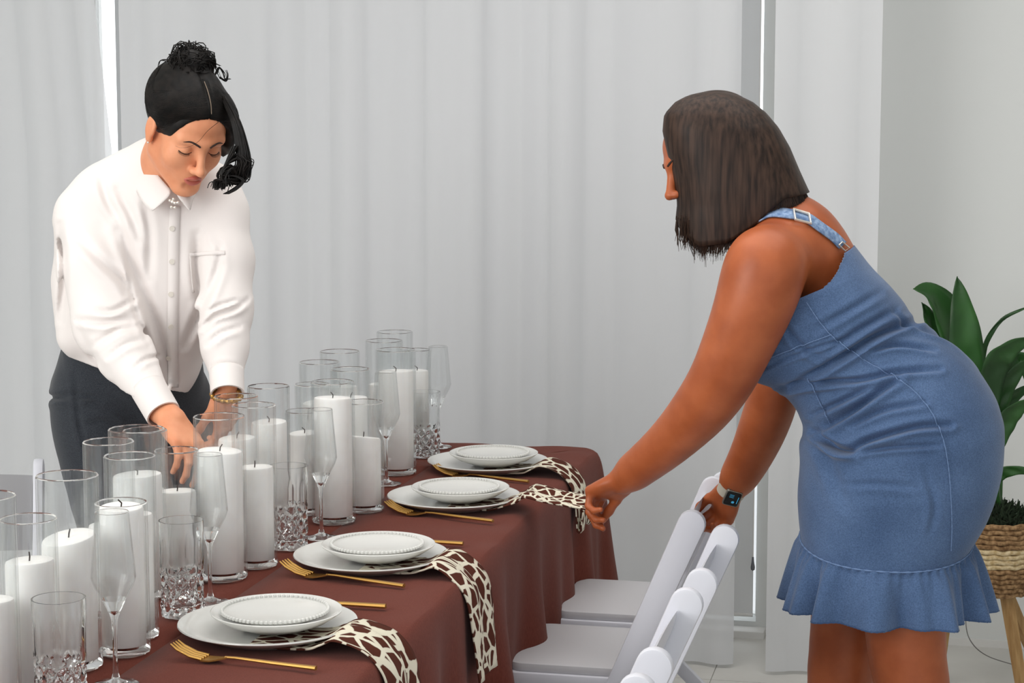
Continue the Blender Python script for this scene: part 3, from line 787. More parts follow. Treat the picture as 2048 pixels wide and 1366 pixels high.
# ================================================================== folding chairs (local: faces +X, origin on the floor)
def make_chair():
    e = empty('folding_chair'); W = .205; HTOP = .815
    def up(z): return -.20 + .35*(HTOP-z)/HTOP
    d = np.array([.35, -HTOP]); d /= np.linalg.norm(d); nrm = np.array([-d[1], d[0]])
    def rail(y0, y1, r0, r1, ztop, zbot, rnd=True):
        top = np.array([up(ztop), ztop]) + d*r0; bot = np.array([up(zbot), zbot])
        poly = []
        for k in range(13):
            a = math.pi*k/12; poly.append(top + r0*(math.cos(a)*nrm*-1) + r0*math.sin(a)*(-d))
        poly = poly + [bot + nrm*r1, bot - nrm*r1]
        mb = MB(); mb.prism([tuple(p) for p in poly], y0, y1, axis=1); return mb
    for s in (-1, 1):
        y0, y1 = sorted((s*W, s*(W-.024)))
        rail(y0, y1, .029, .021, HTOP, .006).build('side_rail', M['chair'], e, bevel=.006)
    # curved back panel
    def panel(zt, zb, th=.012, depth=.0):
        V = []; n = 17; q = 9
        for side in (0, 1):
            for i in range(q):
                z = zb + (zt-zb)*i/(q-1)
                for j in range(n):
                    y = -(W-.026) + 2*(W-.026)*j/(n-1); bow = depth*(1-(y/(W-.026))**2)
                    ar = .007*(1-(y/(W-.026))**2)*(i/(q-1)); base = np.array([up(z), z+ar])
                    edge = .006*(1-abs(2*i/(q-1)-1)**6)
                    x = base[0] - bow + (edge if side else -edge) + .010
                    V.append((x, y, base[1]))
        F = grid_faces(q, n).tolist(); F2 = (grid_faces(q, n)+q*n)[:, ::-1].tolist(); F += F2
        for j in range(n-1):
            F.append((j+1, j, q*n+j, q*n+j+1)); a = (q-1)*n+j; F.append((a, a+1, q*n+a+1, q*n+a))
        for i in range(q-1):
            a = i*n; F.append((a, a+n, q*n+a+n, q*n+a)); a = i*n+n-1; F.append((a+n, a, q*n+a, q*n+a+n))
        mb = MB(); mb.add(V, F); return mb
    panel(HTOP-.035, HTOP-.20).build('backrest', M['chair'], e)
    # seat frame and pad
    def rr(x0, x1, w_, r=.04, n=6):
        p = []
        for cx_, cy_, a0 in ((x1-r, w_-r, 0), (x0+r, w_-r, 90), (x0+r, -w_+r, 180), (x1-r, -w_+r, 270)):
            for k in range(n+1):
                a = math.radians(a0 + 90*k/n); p.append((cx_+r*math.cos(a), cy_+r*math.sin(a)))
        return p
    mb = MB(); mb.prism(rr(-.115, .225, W-.027), .412, .444, axis=2); mb.build('seat_frame', M['chair'], e, bevel=.006)
    mb = MB(); mb.prism(rr(-.105, .215, W-.036), .443, .463, axis=2); mb.build('seat_pad', M['seatpad'], e, bevel=.007)
    for s in (-1, 1):
        y = s*(W-.042); mb = MB()
        dd = np.array([(-.30)-(.13), -.42]); L = np.linalg.norm(dd); dd /= L; nn = np.array([-dd[1], dd[0]])*.016
        a, b = np.array([.13, .42]), np.array([-.30, .0]) - dd*.008
        mb.prism([tuple(a+nn), tuple(b+nn), tuple(b-nn), tuple(a-nn)], y-.011, y+.011, axis=1); mb.build('rear_leg', M['chair'], e, bevel=.004)
    for x, z in ((up(.16), .16), (-.20, .10), (up(.36), .36)):
        mb = MB(); mb.tube([(x, -W+.02, z), (x, W-.02, z)], .009, 10); mb.build('crossbar', M['chair'], e)
    return e
proto = make_chair(); first = True
def chair(x, y, rz, label, group='white folding chairs'):
    global first
    o = proto if first else copy_tree(proto); first = False
    o.location = (x, y, 0); o.rotation_euler = (0, 0, rz); return tag(o, label, 'chair', group)
PI = math.pi
# right row faces the table (-x); top of back sits .20 behind the origin
chair(-.462-.20, 4.05, PI, 'white folding chair whose long side rail is fully visible beside the outstretched arm')
chair(-.38-.20, 3.535, PI, 'white folding chair second behind the nearest, before the watch hand')
chair(-.388-.20, 3.0, PI, 'white folding chair nearer the camera with two overlapping rounded tops')
chair(-.392-.20, 2.47, PI, 'white folding chair cut off at the bottom edge of the photo')
chair(-.445-.20, 4.50, PI, 'farthest white folding chair of the right row, at the wrist with the watch')
# left row behind the table
def at_top(px, py, rz, side):
    p = H(px, py, .815); c, s = math.cos(rz), math.sin(rz); lx, ly = -.17, side*.193
    return p[0] - (c*lx - s*ly), p[1] - (s*lx + c*ly)
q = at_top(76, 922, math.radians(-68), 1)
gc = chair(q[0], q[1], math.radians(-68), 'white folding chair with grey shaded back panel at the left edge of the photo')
M['painted_shade_resin'] = mat('painted_shade_resin', srgb(150, 150, 153), .5)  # shade on a white backrest, put into its base colour
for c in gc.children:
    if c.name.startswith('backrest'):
        c.material_slots[0].link = 'OBJECT'; c.material_slots[0].material = M['painted_shade_resin']; c['label'] = 'back panel in painted grey shade'
q = at_top(158, 908, 0, -1)
chair(q[0], q[1], 0, 'white folding chair behind the dark trousers of the woman in white')
# ================================================================== people
VIEW = np.stack([RT, FW, UP], 1)          # columns: image right, away, up
def head_frame(center, R, scale):
    """R maps head-local (x right in picture, y backwards, z up) into view axes"""
    A = VIEW @ np.array(R)
    return (lambda p: center + A @ (np.asarray(p, float)*scale)), A, scale
def add_head(b, hf, neck_to=None, neck_r=.052, ears=(-1, 1)):
    T, A, s = hf
    E = lambda c, r, k=.02, sub=False: b.ell(T(c), np.array(r)*s, A, k, sub)
    C = lambda a, c, ra, rb, k=.01, sub=False: b.cone(T(a), T(c), ra*s, rb*s, k, sub=sub)
    E((0, .018, .034), (.073, .090, .076), .01)
    E((0, -.038, .032), (.060, .044, .050), .03)
    E((0, -.030, -.035), (.057, .052, .070), .03)
    C((-.047, .0, -.055), (-.014, -.066, -.098), .021, .017, .025)
    C((.047, .0, -.055), (.014, -.066, -.098), .021, .017, .025)
    E((0, -.070, -.099), (.019, .018, .016), .02)
    E((-.037, -.056, -.030), (.024, .023, .027), .025); E((.037, -.056, -.030), (.024, .023, .027), .025)
    E((0, -.072, -.062), (.030, .020, .022), .02)
    for q in (-1, 1):                                                # brow ridge, socket, lid
        C((q*.010, -.083, .017), (q*.044, -.070, .020), .0085, .008, .016)
        E((q*.031, -.093, .000), (.019, .013, .012), .010, True)
        E((q*.031, -.0705, -.001), (.0148, .0142, .0130), .004)
    C((0, -.083, .012), (0, -.105, -.036), .0068, .0092, .014)       # nose
    E((0, -.1075, -.037), (.0092, .0088, .0082), .006)
    for q in (-1, 1):
        E((q*.0115, -.096, -.040), (.0078, .0100, .0070), .006)
        E((q*.0055, -.104, -.0465), (.003, .0042, .003), .003, True)
    C((-.010, -.088, -.084), (.010, -.088, -.084), .004, .004, .012, True)
    for q in ears:
        E((q*.0755, .006, -.004), (.008, .018, .029), .008); E((q*.083, .002, .000), (.005, .010, .017), .005, True)
        E((q*.0750, .000, -.030), (.006, .008, .009), .006)
    if neck_to is not None:
        b.chain([T((0, .020, -.030)), T((0, .030, -.095)), np.asarray(neck_to, float)], [neck_r*s, neck_r*.96*s, neck_r*1.1*s], .03)
def limb(b, pts, rads, n, k, **kw):
    c = spline(pts, n); r_ = np.interp(np.linspace(0, 1, n), np.linspace(0, 1, len(rads)), rads)
    r_ = np.convolve(np.r_[r_[0], r_, r_[-1]], [.25, .5, .25], 'valid'); b.chain(list(c), list(r_), k, **kw)
def face_parts(person, hf, surf, lipm, looking_down=True):
    T, A, s = hf
    body = surf; ys = np.linspace(-.13, -.05, 320)
    def on(p, proud):                                                # move a point onto the face, slightly proud of the skin
        d = body.val(np.array([T((p[0], y, p[2])) for y in ys])); i = np.argmax(d < 0)
        return (p[0], ys[i] - proud, p[2])
    # lips
    b = Body()
    up_ = [(-.0200, -.0885, -.0670), (-.012, -.0925, -.0628), (-.004, -.0950, -.0608), (0, -.0950, -.0615), (.004, -.0950, -.0608), (.012, -.0925, -.0628), (.0200, -.0885, -.0670)]
    lo_ = [(-.0190, -.0880, -.0685), (-.010, -.0905, -.0725), (0, -.0925, -.0742), (.010, -.0905, -.0725), (.0190, -.0880, -.0685)]
    up_ = [on(p, q) for p, q in zip(spline(up_, 13), (0, .0002, .0004, .0006, .0008, .0008, .0006, .0008, .0008, .0006, .0004, .0002, 0))]; b.chain([T(p) for p in up_], [s*r for r in np.interp(np.linspace(0, 1, 13), [0, .25, .42, .5, .58, .75, 1], [.0010, .0030, .0040, .0036, .0040, .0030, .0010])], .003)
    lo_ = [on(p, .0003) for p in spline(lo_, 11)]; b.chain([T(p) for p in lo_], [s*r for r in np.interp(np.linspace(0, 1, 11), [0, .25, .5, .75, 1], [.0010, .0040, .0050, .0040, .0010])], .003)
    b.build('lips', lipm, .0011, person)
    mb = MB()
    for q in (-1, 1):                                                # eyebrows
        pts = [(q*.011, -.0925, .0165), (q*.020, -.0925, .0205), (q*.032, -.0868, .0235), (q*.045, -.0760, .0195)]
        mb.tube([T(on(p, .0004)) for p in spline(pts, 14)], [s*r for r in np.interp(np.linspace(0, 1, 14), [0, .3, .8, 1], [.0020, .0023, .0016, .0005])], 6)
    mb.build('eyebrows', M['brow'], person)
    mb = MB()
    for q in (-1, 1):                                                # closed lash lines
        pts = [(q*.019, -.0815, -.0045), (q*.025, -.0850, -.0075), (q*.033, -.0850, -.0085), (q*.041, -.0800, -.0070), (q*.046, -.0755, -.0050)]
        c = np.array([on(p, .0003) for p in spline(pts, 16)]); mb.tube([T(p) for p in c], [s*r for r in np.interp(np.linspace(0, 1, 16), [0, .5, 1], [.0006, .0013, .0010])], 6)
        for p in c[3:]: mb.tube([T(p), T(p + np.array([q*.0014, -.0035, -.0022])), T(p + np.array([q*.0028, -.0066, -.0022]))], [s*.0005, s*.0004, s*.0001], 4)
    mb.build('eyelashes', M['brow'], person)

def hand(b, wrist, fdir, palm, thumbside, L=.17, curl=(25, 35, 30), spread=6, thumb=(35, 20, 20), r=.0082, per=None, k=.006, tdrop=.3):
    """wrist point, direction of the metacarpals, palm normal (curl goes towards it), thumbside +1/-1 along cross(fdir, palm)"""
    f = np.asarray(fdir, float); f /= np.linalg.norm(f); p = np.asarray(palm, float); p -= f*(p@f); p /= np.linalg.norm(p)
    sd = np.cross(f, p)*thumbside; W = np.asarray(wrist, float); s = L/.18
    offs = [.027, .009, -.009, -.026]; lens = [(.040, .024, .020), (.045, .028, .021), (.041, .026, .020), (.033, .019, .018)]
    base = [.086, .090, .085, .077]
    for i in range(4):
        kn = W + s*(f*base[i] + sd*offs[i]); 
        b.cone(W + s*(f*.008 + sd*offs[i]*.62), kn, .0145*s, .0112*s, .012, w=p, sc=.95)
        d = f + sd*math.tan(math.radians(spread*(1.2-i*.8))); d /= np.linalg.norm(d)
        a = 0; q = kn; rr = [1.12, 1.0, .90, .76]
        cu = curl if per is None else per[i]
        for j in range(3):
            a += math.radians(cu[j]); dd = d*math.cos(a) + p*math.sin(a)
            q2 = q + dd*lens[i][j]*s; m_ = r*s*(.92 if i == 3 else 1)
            b.cone(q, q2, m_*rr[j], m_*rr[j+1], .004 if j else k); q = q2
    b.ell(W + s*(f*.045 + p*.004), np.array([.040, .042, .016])*s, np.stack([sd, f, p], 1), .012)
    b.ell(W + s*(f*.034 + sd*.022 + p*.012), np.array([.016, .030, .015])*s, np.stack([sd, f, p], 1), .012)
    t0 = W + s*(f*.022 + sd*.024 + p*.008); a = math.radians(thumb[0])
    d1 = f*math.cos(a) + sd*math.sin(a) + p*tdrop; d1 /= np.linalg.norm(d1)
    t1 = t0 + d1*.040*s; a2 = a - math.radians(thumb[1]); d2 = f*math.cos(a2) + sd*math.sin(a2) + p*(tdrop+.15); d2 /= np.linalg.norm(d2)
    t2 = t1 + d2*.032*s; a3 = a2 - math.radians(thumb[2]); d3 = f*math.cos(a3) + sd*math.sin(a3) + p*(tdrop+.2); d3 /= np.linalg.norm(d3)
    t3 = t2 + d3*.024*s
    b.chain([t0, t1, t2, t3], [.0125*s, .0105*s, .0095*s, .0078*s], .006)

def folds_disp(lines, amp=.006, sig=7.0):
    """real creases: surface pushed in along a line, with a soft ridge beside it (lines given where they are seen)"""
    L = []
    for ln in lines:
        pts = spline([(a, b_, 0) for a, b_ in ln['p']], 24)[:, :2]
        L.append((pts, ln.get('a', amp), ln.get('s', sig), ln.get('z')))
    def f(X):
        d = X - CAM; z = d @ FW; u = 1024 + FPX*(d@RT)/z; v = 683 - FPX*(d@UP)/z; out = np.zeros(len(X))
        for pts, a, s, zr in L:
            lo = pts.min(0) - 3.5*s; hi = pts.max(0) + 3.5*s
            m_ = (u > lo[0]) & (u < hi[0]) & (v > lo[1]) & (v < hi[1])
            if zr is not None: m_ &= (z < zr)
            if not m_.any(): continue
            U, Vv = u[m_], v[m_]; best = np.full(m_.sum(), 1e9); sg = np.zeros(m_.sum()); tt = np.zeros(m_.sum())
            for i in range(len(pts)-1):
                a0, b0 = pts[i], pts[i+1]; e = b0-a0; l2 = e@e+1e-9
                t = np.clip(((U-a0[0])*e[0]+(Vv-a0[1])*e[1])/l2, 0, 1); dx, dy = U-a0[0]-t*e[0], Vv-a0[1]-t*e[1]
                dd = np.hypot(dx, dy); c = dd < best; best[c] = dd[c]; sg[c] = (e[0]*dy-e[1]*dx)[c]; tt[c] = (i+t[c])/(len(pts)-1)
            fade = np.sin(np.pi*np.clip(tt, .03, .97))**.5
            x = best/s; sd = np.sign(sg)*x
            out[m_] += a*fade*(np.exp(-x*x) - .75*np.exp(-(sd-1.6)**2) - .25*np.exp(-(sd+1.6)**2))
        return out
    return f

# ------------------------------------------------------------------ woman in the white shirt (left)
Z1 = 4.11
lw = empty('person', (P(250, 800, 4.15)[0], P(250, 800, 4.15)[1], 0))
tag(lw, 'woman in white shirt and dark trousers bending over the table, black hair pinned up', 'person')
RL = [[0.801, -0.474, 0.367], [0.598, 0.602, -0.529], [0.03, 0.643, 0.765]]
hl = head_frame(P(372, 256, Z1-.12), RL, 1.0*(Z1-.12)*965/3800)
HS = hl[2]
b = Body(); add_head(b, hl, P(318, 372, Z1+.01), .050)
Q = lambda x, y, dz=0: P(x, y, Z1+dz)
b.chain([Q(318, 380, .02), Q(300, 470, .04), Q(275, 620, .09), Q(262, 720, .18)], [.070, .082, .080, .085], .05, w=FW, sc=.7)
b.chain([Q(320, 395, .03), Q(170, 425, .02)], [.06, .045], .04); b.chain([Q(320, 395, .03), Q(445, 430, .02)], [.06, .045], .04)
b.chain([Q(170, 425, .02), Q(215, 640, -.07), Q(318, 815, -.20)], [.040, .031, .0255], .02)
b.chain([Q(445, 430, .02), Q(460, 610, -.04), Q(455, 765, -.11)], [.040, .028, .0235], .02)
w1 = Q(326, 822, -.21); w2 = Q(455, 775, -.125)
b.cone(w1, Q(345, 840, -.23), .0262, .028, .02, w=FW, sc=.85)
hand(b, Q(338, 832, -.22), Q(384, 900, -.27)-Q(338, 832, -.22), -RT*.55-UP*.75+FW*.55, 1, L=.175, curl=(28, 38, 26), thumb=(40, 18, 16), k=.007)
hand(b, Q(452, 783, -.112), Q(452, 868, -.075)-Q(452, 783, -.112), -RT*.8+FW*.5, -1, L=.165, curl=(24, 34, 26), thumb=(32, 15, 15), k=.007)
_, Vs, Fs = b.build('body', M['skin_light'], .0027, lw)
face_parts(lw, hl, b, M['lip_light'])
# hair: sleek cap with centre parting, gathered into a messy knot
T = hl[0]; A = hl[1]
b = Body()
def E(c, r, k=.02, sub=False): b.ell(T(c), np.array(r)*HS, A, k, sub)
E((0, .022, .040), (.0835, .096, .0850), .01)
E((0, .075, .052), (.052, .045, .05), .04)
E((0, .060, .118), (.036, .036, .030), .03)
E((.060, -.026, .030), (.032, .050, .052), .03)
E((.074, -.030, -.010), (.018, .034, .055), .02)
E((0, -.038, .032), (.0640, .0482, .0545), .02)
E((0, -.125, -.030), (.092, .105, .118), .006, True)
E((-.046, -.092, -.066), (.046, .078, .070), .008, True)
E((.056, -.085, -.066), (.040, .072, .066), .008, True)
E((0, -.02, -.100), (.10, .10, .085), .012, True)
E((-.088, .004, -.008), (.020, .017, .026), .006, True)
b.cone(T((0, -.075, .098)), T((0, .02, .128)), .003, .002, .012, sub=True)
b.disp = lambda X: .0012*fbm((X - T((0, 0, 0))) @ A * np.array([1, .35, .5]), 110, 5, 3)
_, Vh, Fh = b.build('hair', M['hair_black'], .0028, lw); HB = b
mb = MB(); mb.tube([T(p) for p in spline([(0.001, -.0735, .0855), (0, -.060, .1015), (0, -.035, .1145), (0, -.01, .1215)], 12)], [HS*.0010]*12, 5)
mb.build('parting', M['scalp'], lw)
r = np.random.default_rng(4)
def lock(mb, pts, rad, n=22, jit=0.0, sides=5):
    c = spline([T(p) for p in pts], n); mb.tube(c, [rad*HS*math.sin(math.pi*(.12+.88*min(1, (i+1)/n))*.98)**.6+.0002 for i in range(n)][::1], sides)
mb = MB()
# flat sheen strands sweeping back over the cap
c_ = np.array([0, .010, .030]); D_ = []
for k in range(620):
    sgn = -1 if k % 2 else 1; u = r.uniform(0, 1); t0 = math.radians(24+62*u)
    d0 = np.array([sgn*.02, -math.cos(t0), math.sin(t0)]); lo_d = np.array([sgn*.58, -.80+.52*u, .36+.46*u]); md = np.array([sgn*1.0, -.40+.68*u+r.uniform(-.1, .1), -.16+.50*u+r.uniform(-.14, .14)])
    en = np.array([sgn*r.uniform(.15, .8), 1, r.uniform(.0, .75)])
    D_.append(spline([d0, lo_d, md, en], 18))
D_ = np.array(D_); D_ /= np.linalg.norm(D_, axis=2)[..., None]; flat_ = D_.reshape(-1, 3)
rad_ = np.full(len(flat_), .135); done = np.zeros(len(flat_), bool)
for q in range(60):
    v_ = HB.val(np.array(T((0, 0, 0))) + ((c_ + flat_*rad_[:, None])*HS) @ A.T, disp=False); done |= v_ < .0006; rad_ = np.where(done, rad_, rad_ - np.maximum(v_*.8, .0003))
rad_ = rad_.reshape(len(D_), 18)
for k in range(len(D_)):
    run = []
    for i in range(18):
        if rad_[k, i] > .0745: run.append(T(c_ + D_[k, i]*rad_[k, i]))
        elif len(run) > 3: break
        else: run = []
    if len(run) > 4: mb.tube(run, [HS*.0010]*len(run), 4)
mb.build('hair_strands', M['hair_black'], lw)
mb = MB()                                                  # knot with curls
for k in range(170):
    a = r.uniform(0, 6.28); R0 = r.uniform(.010, .030); zc = .118+r.uniform(-.012, .018); ph = r.uniform(0, 6.28); turns = r.uniform(1.2, 2.6)
    cc = np.array([.026*math.cos(a), .060+.026*math.sin(a), zc]); tilt = r.normal(size=3); tilt /= np.linalg.norm(tilt)
    u = np.cross(tilt, [0.3, .2, 1]); u /= np.linalg.norm(u); v = np.cross(tilt, u)
    pts = [cc + R0*(1-.3*t/turns)*(math.cos(ph+t*6.28)*u + math.sin(ph+t*6.28)*v) + tilt*.004*t for t in np.linspace(0, turns, 16)]
    mb.tube([T(p) for p in pts], [HS*.0013*(1-.5*i/16) for i in range(16)], 5)
mb.build('hair_knot', M['hair_black'], lw)
mb = MB()                                                  # loose wisps around the knot, seen against the curtain
def wisp(mb, pts, rad=.0016, z=Z1-.10, n=16):
    c = spline([P(a, b_, z) for a, b_ in pts], n); mb.tube(c, [rad*(1-.75*i/n) for i in range(n)], 5)
for pts in [[(372, 150), (352, 130), (335, 120), (320, 122), (315, 137)], [(365, 155), (345, 140), (336, 146), (338, 150)], [(375, 140), (372, 118), (382, 106), (388, 103)],
            [(398, 135), (402, 118), (415, 117), (420, 135), (424, 150)], [(405, 140), (412, 122), (425, 120), (432, 140), (440, 158)], [(430, 150), (438, 135), (446, 146), (450, 158), (462, 158)],
            [(440, 155), (452, 162), (456, 150), (453, 140)], [(380, 132), (368, 116), (374, 108), (390, 118)], [(420, 142), (430, 128), (440, 132)], [(360, 160), (340, 152), (335, 148)], [(385, 128), (395, 110), (408, 112)]]:
    wisp(mb, pts, .0024)
    wisp(mb, [(a+r.uniform(-4, 4), b_+r.uniform(-4, 4)) for a, b_ in pts], .0015)
# thin fringe strand across the temple and by the ear
wisp(mb, [(437, 244), (415, 262), (398, 282), (380, 293), (362, 296), (351, 292)], .0005, Z1-.235)
wisp(mb, [(304, 270), (298, 290), (302, 300)], .001, Z1-.09)
tag(mb.build('loose_wisps', M['hair_black'], lw), kind='stuff')
mb = MB()                                                  # long curled lock on her left side
for k in range(260):
    o = r.normal(size=2)*np.array([6, 4]); dz = r.uniform(-.02, .02)
    base = [(448, 200), (470, 240), (482, 285), (486, 325), (478, 358)]
    pts = [(a+o[0]*(.3+.2*i), b_+o[1]*.5) for i, (a, b_) in enumerate(base)]
    zz = [Z1-.16, Z1-.20, Z1-.20, Z1-.20, Z1-.20]
    x, y = pts[-1]; e_ = r.integers(0, 3)
    if e_ == 0: tail = [(x-15, y-22), (x-28, y-8), (x-22, y+10)]
    elif e_ == 1: tail = [(x-20, y+5), (x-38, y+4), (x-42, y+18)]
    else: tail = [(x+5, y-16), (x+12, y-35), (x+4, y-44)]
    pts = pts + [(a+r.uniform(-4, 4), b_+r.uniform(-4, 4)) for a, b_ in tail]; zz += [Z1-.20+dz]*3
    c = spline([P(a, b_, z_+dz*.5) for (a, b_), z_ in zip(pts, zz)], 26)
    mb.tube(c, [.0019*(1-.55*i/26) for i in range(26)], 4)
for k in range(26):
    o = r.uniform(-6, 6); z_ = Z1-.21+r.uniform(-.015, .015)
    c = spline([P(a, b_, z_) for a, b_ in [(470+o, 300+r.uniform(-10, 20)), (452+o*.4, 330), (446+o, 350), (470+o, 352), (486+o*.5, 362), (470+o, 378), (452+o, 388)]], 24)
    mb.tube(c, [.0022*(1-.7*i/24) for i in range(24)], 5)
mb.build('curled_lock', M['hair_black'], lw)
b = Body(); b.ell(T((-.0765, -.004, -.036)), (.003, .003, .003), A); b.build('earring', M['buckle'], .0012, lw)
# shirt
b = Body()
b.chain([Q(308, 430, .035), Q(285, 560, .07), Q(272, 690, .14)], [.158, .150, .155], .05, w=FW, sc=.62)
b.chain([Q(320, 374, .04), Q(205, 398, .03), Q(162, 432, .03)], [.060, .053, .052], .05)
b.chain([Q(320, 372, .04), Q(415, 392, .03), Q(443, 430, .02)], [.062, .056, .050], .05)
b.chain([Q(166, 434, .02), Q(188, 540, -.02), Q(213, 650, -.06), Q(250, 715, -.11), Q(308, 800, -.19)], [.056, .0690, .066, .052, .0350], .022)
b.chain([Q(443, 430, .02), Q(452, 520, .0), Q(450, 620, -.035), Q(450, 695, -.07), Q(453, 752, -.105)], [.056, .058, .056, .047, .0345], .022)
b.chain([Q(160, 450, .06), Q(154, 560, .08), Q(156, 670, .08)], [.046, .046, .046], .03)
b.cone(Q(318, 335, -.0), Q(318, 392, .02), .064, .075, .03)
FD = folds_disp([
    dict(p=[(240, 460), (262, 520), (290, 590), (325, 680), (345, 760)], a=0.0135, s=11), dict(p=[(395, 470), (392, 540), (400, 600)], a=0.0081, s=10),
    dict(p=[(370, 690), (392, 640), (415, 590), (440, 530)], a=0.0095, s=9), dict(p=[(402, 655), (430, 632), (470, 618), (494, 600)], a=0.0108, s=5.5), dict(p=[(400, 640), (425, 618), (455, 606), (480, 600)], a=0.0081, s=4.5),
    dict(p=[(415, 690), (440, 668), (478, 655)], a=0.0081, s=6), dict(p=[(150, 470), (200, 520), (245, 560), (262, 590)], a=0.0095, s=10), dict(p=[(158, 640), (205, 645), (262, 640)], a=0.0108, s=7),
    dict(p=[(195, 620), (225, 622), (268, 600)], a=0.0095, s=6), dict(p=[(190, 690), (235, 660), (268, 655)], a=0.0095, s=7), dict(p=[(215, 715), (250, 690), (285, 680)], a=0.0068, s=6),
    dict(p=[(150, 640), (180, 700), (215, 745)], a=0.004, s=8), dict(p=[(235, 380), (262, 430), (285, 480)], a=0.0081, s=9), dict(p=[(290, 410), (300, 470), (298, 560)], a=0.0068, s=9), dict(p=[(200, 350), (215, 400), (240, 440)], a=0.0081, s=9),
    dict(p=[(245, 440), (258, 540), (270, 620), (298, 690)], a=0.0035, s=5), dict(p=[(430, 480), (440, 500), (430, 560)], a=0.0054, s=7), dict(p=[(120, 450), (128, 540), (122, 640)], a=0.0095, s=8), dict(p=[(265, 740), (290, 720), (318, 712)], a=0.0068, s=5), dict(p=[(425, 735), (450, 728), (480, 732)], a=0.0054, s=5)])
b.disp = lambda X: FD(X) + .0016*fbm(X, 16, 9, 3)
hem = Q(240, 765, 0)
# hem: lower edge higher at the back-left, lowest at the placket
hd = UP*-1.0 + RT*-.0
b.cut(Q(345, 806, -.1), -UP*1.0 + RT*-.33 + FW*.05) 
_, Vt, Ft = b.build('shirt', M['shirt'], .0042, lw)
cs = Caster(Vt, Ft)
def strip(c, pts, wpx, n, lift, th, name, m_, parent, side=(1, 0)):
    """band of cloth lying on a surface"""
    c0 = spline([(a, b_, 0) for a, b_ in pts], n); V = []
    for i, q in enumerate(c0):
        t = c0[min(i+1, n-1)] - c0[max(i-1, 0)]; nn = np.array([-t[1], t[0]]); nn = nn/np.linalg.norm(nn)
        for sgn in (-.5, 0, .5):
            p, _ = c.at(q[0]+nn[0]*wpx*sgn, q[1]+nn[1]*wpx*sgn, lift)
            if p is None: p = V[-3] if len(V) >= 3 else None
            if p is None: return None
            V.append(p)
    o = mesh_obj(name, V, grid_faces(n, 3), m_, parent)
    s_ = o.modifiers.new('thick', 'SOLIDIFY'); s_.thickness = th; s_.offset = 0
    return o
strip(cs, [(350, 412), (347, 480), (346, 560), (345, 640), (345, 700), (346, 785)], 21, 40, .0022, .002, 'placket', M['shirt'], lw)
strip(cs, [(379, 510), (415, 507), (450, 506)], 8, 10, .0018, .0022, 'pocket_hem', M['shirt'], lw)
strip(cs, [(380, 512), (382, 545), (386, 585)], 3, 10, .0014, .0018, 'pocket_edge', M['shirt'], lw)
for bx, by in ((344, 457), (343, 523), (341, 588), (340, 652), (338, 714)):
    p, nn = cs.at(bx, by, .004)
    if p is None: continue
    mb = MB(); u = np.cross(nn, UP); u /= np.linalg.norm(u); v = np.cross(nn, u)
    ring = [p + .0058*(math.cos(a)*u + math.sin(a)*v) for a in np.linspace(0, 2*math.pi, 16, endpoint=False)]
    mb.add(ring + [q + nn*.002 for q in ring], [tuple(range(16))[::-1], tuple(range(16, 32))] + [(i, (i+1) % 16, 16+(i+1) % 16, 16+i) for i in range(16)])
    mb.build('button', M['button'], lw)
# collar: two leaves with points
def leaf(pts, name):
    """pts: quads of (px,py,dz) rows"""
    V = [Q(x, y, z) for row in pts for x, y, z in row]
    o = mesh_obj(name, V, grid_faces(len(pts), len(pts[0])), M['shirt'], lw)
    s_ = o.modifiers.new('sub', 'SUBSURF'); s_.levels = 2; s_.render_levels = 2
    s2 = o.modifiers.new('thick', 'SOLIDIFY'); s2.thickness = .003; s2.offset = 0
leaf([[(277, 300, .02), (263, 330, .0), (262, 360, -.015)], [(292, 318, -.035), (278, 352, -.06), (276, 388, -.075)], [(312, 345, -.085), (294, 378, -.095), (290, 412, -.10)], [(330, 368, -.105), (314, 392, -.112), (302, 420, -.112)], [(347, 384, -.112), (329, 402, -.118), (304, 424, -.112)]], 'collar_leaf')
leaf([[(349, 384, -.112), (362, 402, -.116), (379, 422, -.108)], [(362, 378, -.106), (374, 394, -.108), (381, 420, -.106)], [(378, 372, -.08), (383, 388, -.08), (383, 400, -.08)], [(392, 362, -.04), (394, 376, -.04), (392, 388, -.045)]], 'collar_leaf')
b = Body()
for (x, y) in ((340, 401), (345, 404), (350, 406), (356, 405), (343, 414), (350, 415), (347, 398)): b.ell(Q(x, y, -.122), (.0035, .0035, .0035), None, .001)
b.build('collar_ornament', M['buckle'], .0012, lw)
def cuff(a, c, r0, r1, name):
    a, c = np.asarray(a), np.asarray(c); mb = MB(); d = c-a; L = np.linalg.norm(d); d = d/L
    n = 8; pts = [a + d*L*i/n for i in range(n+1)]
    mb.tube(pts + [c + d*.0005], list(np.linspace(r0, r1, n+1)) + [r1*.90], 28, cap=False); o = mb.build(name, M['shirt'], lw)
    s2 = o.modifiers.new('thick', 'SOLIDIFY'); s2.thickness = .003; s2.offset = -1
cuff(Q(296, 776, -.175), Q(327, 829, -.215), .0372, .0362, 'cuff'); cuff(Q(453, 742, -.10), Q(455, 787, -.128), .0368, .0355, 'cuff')
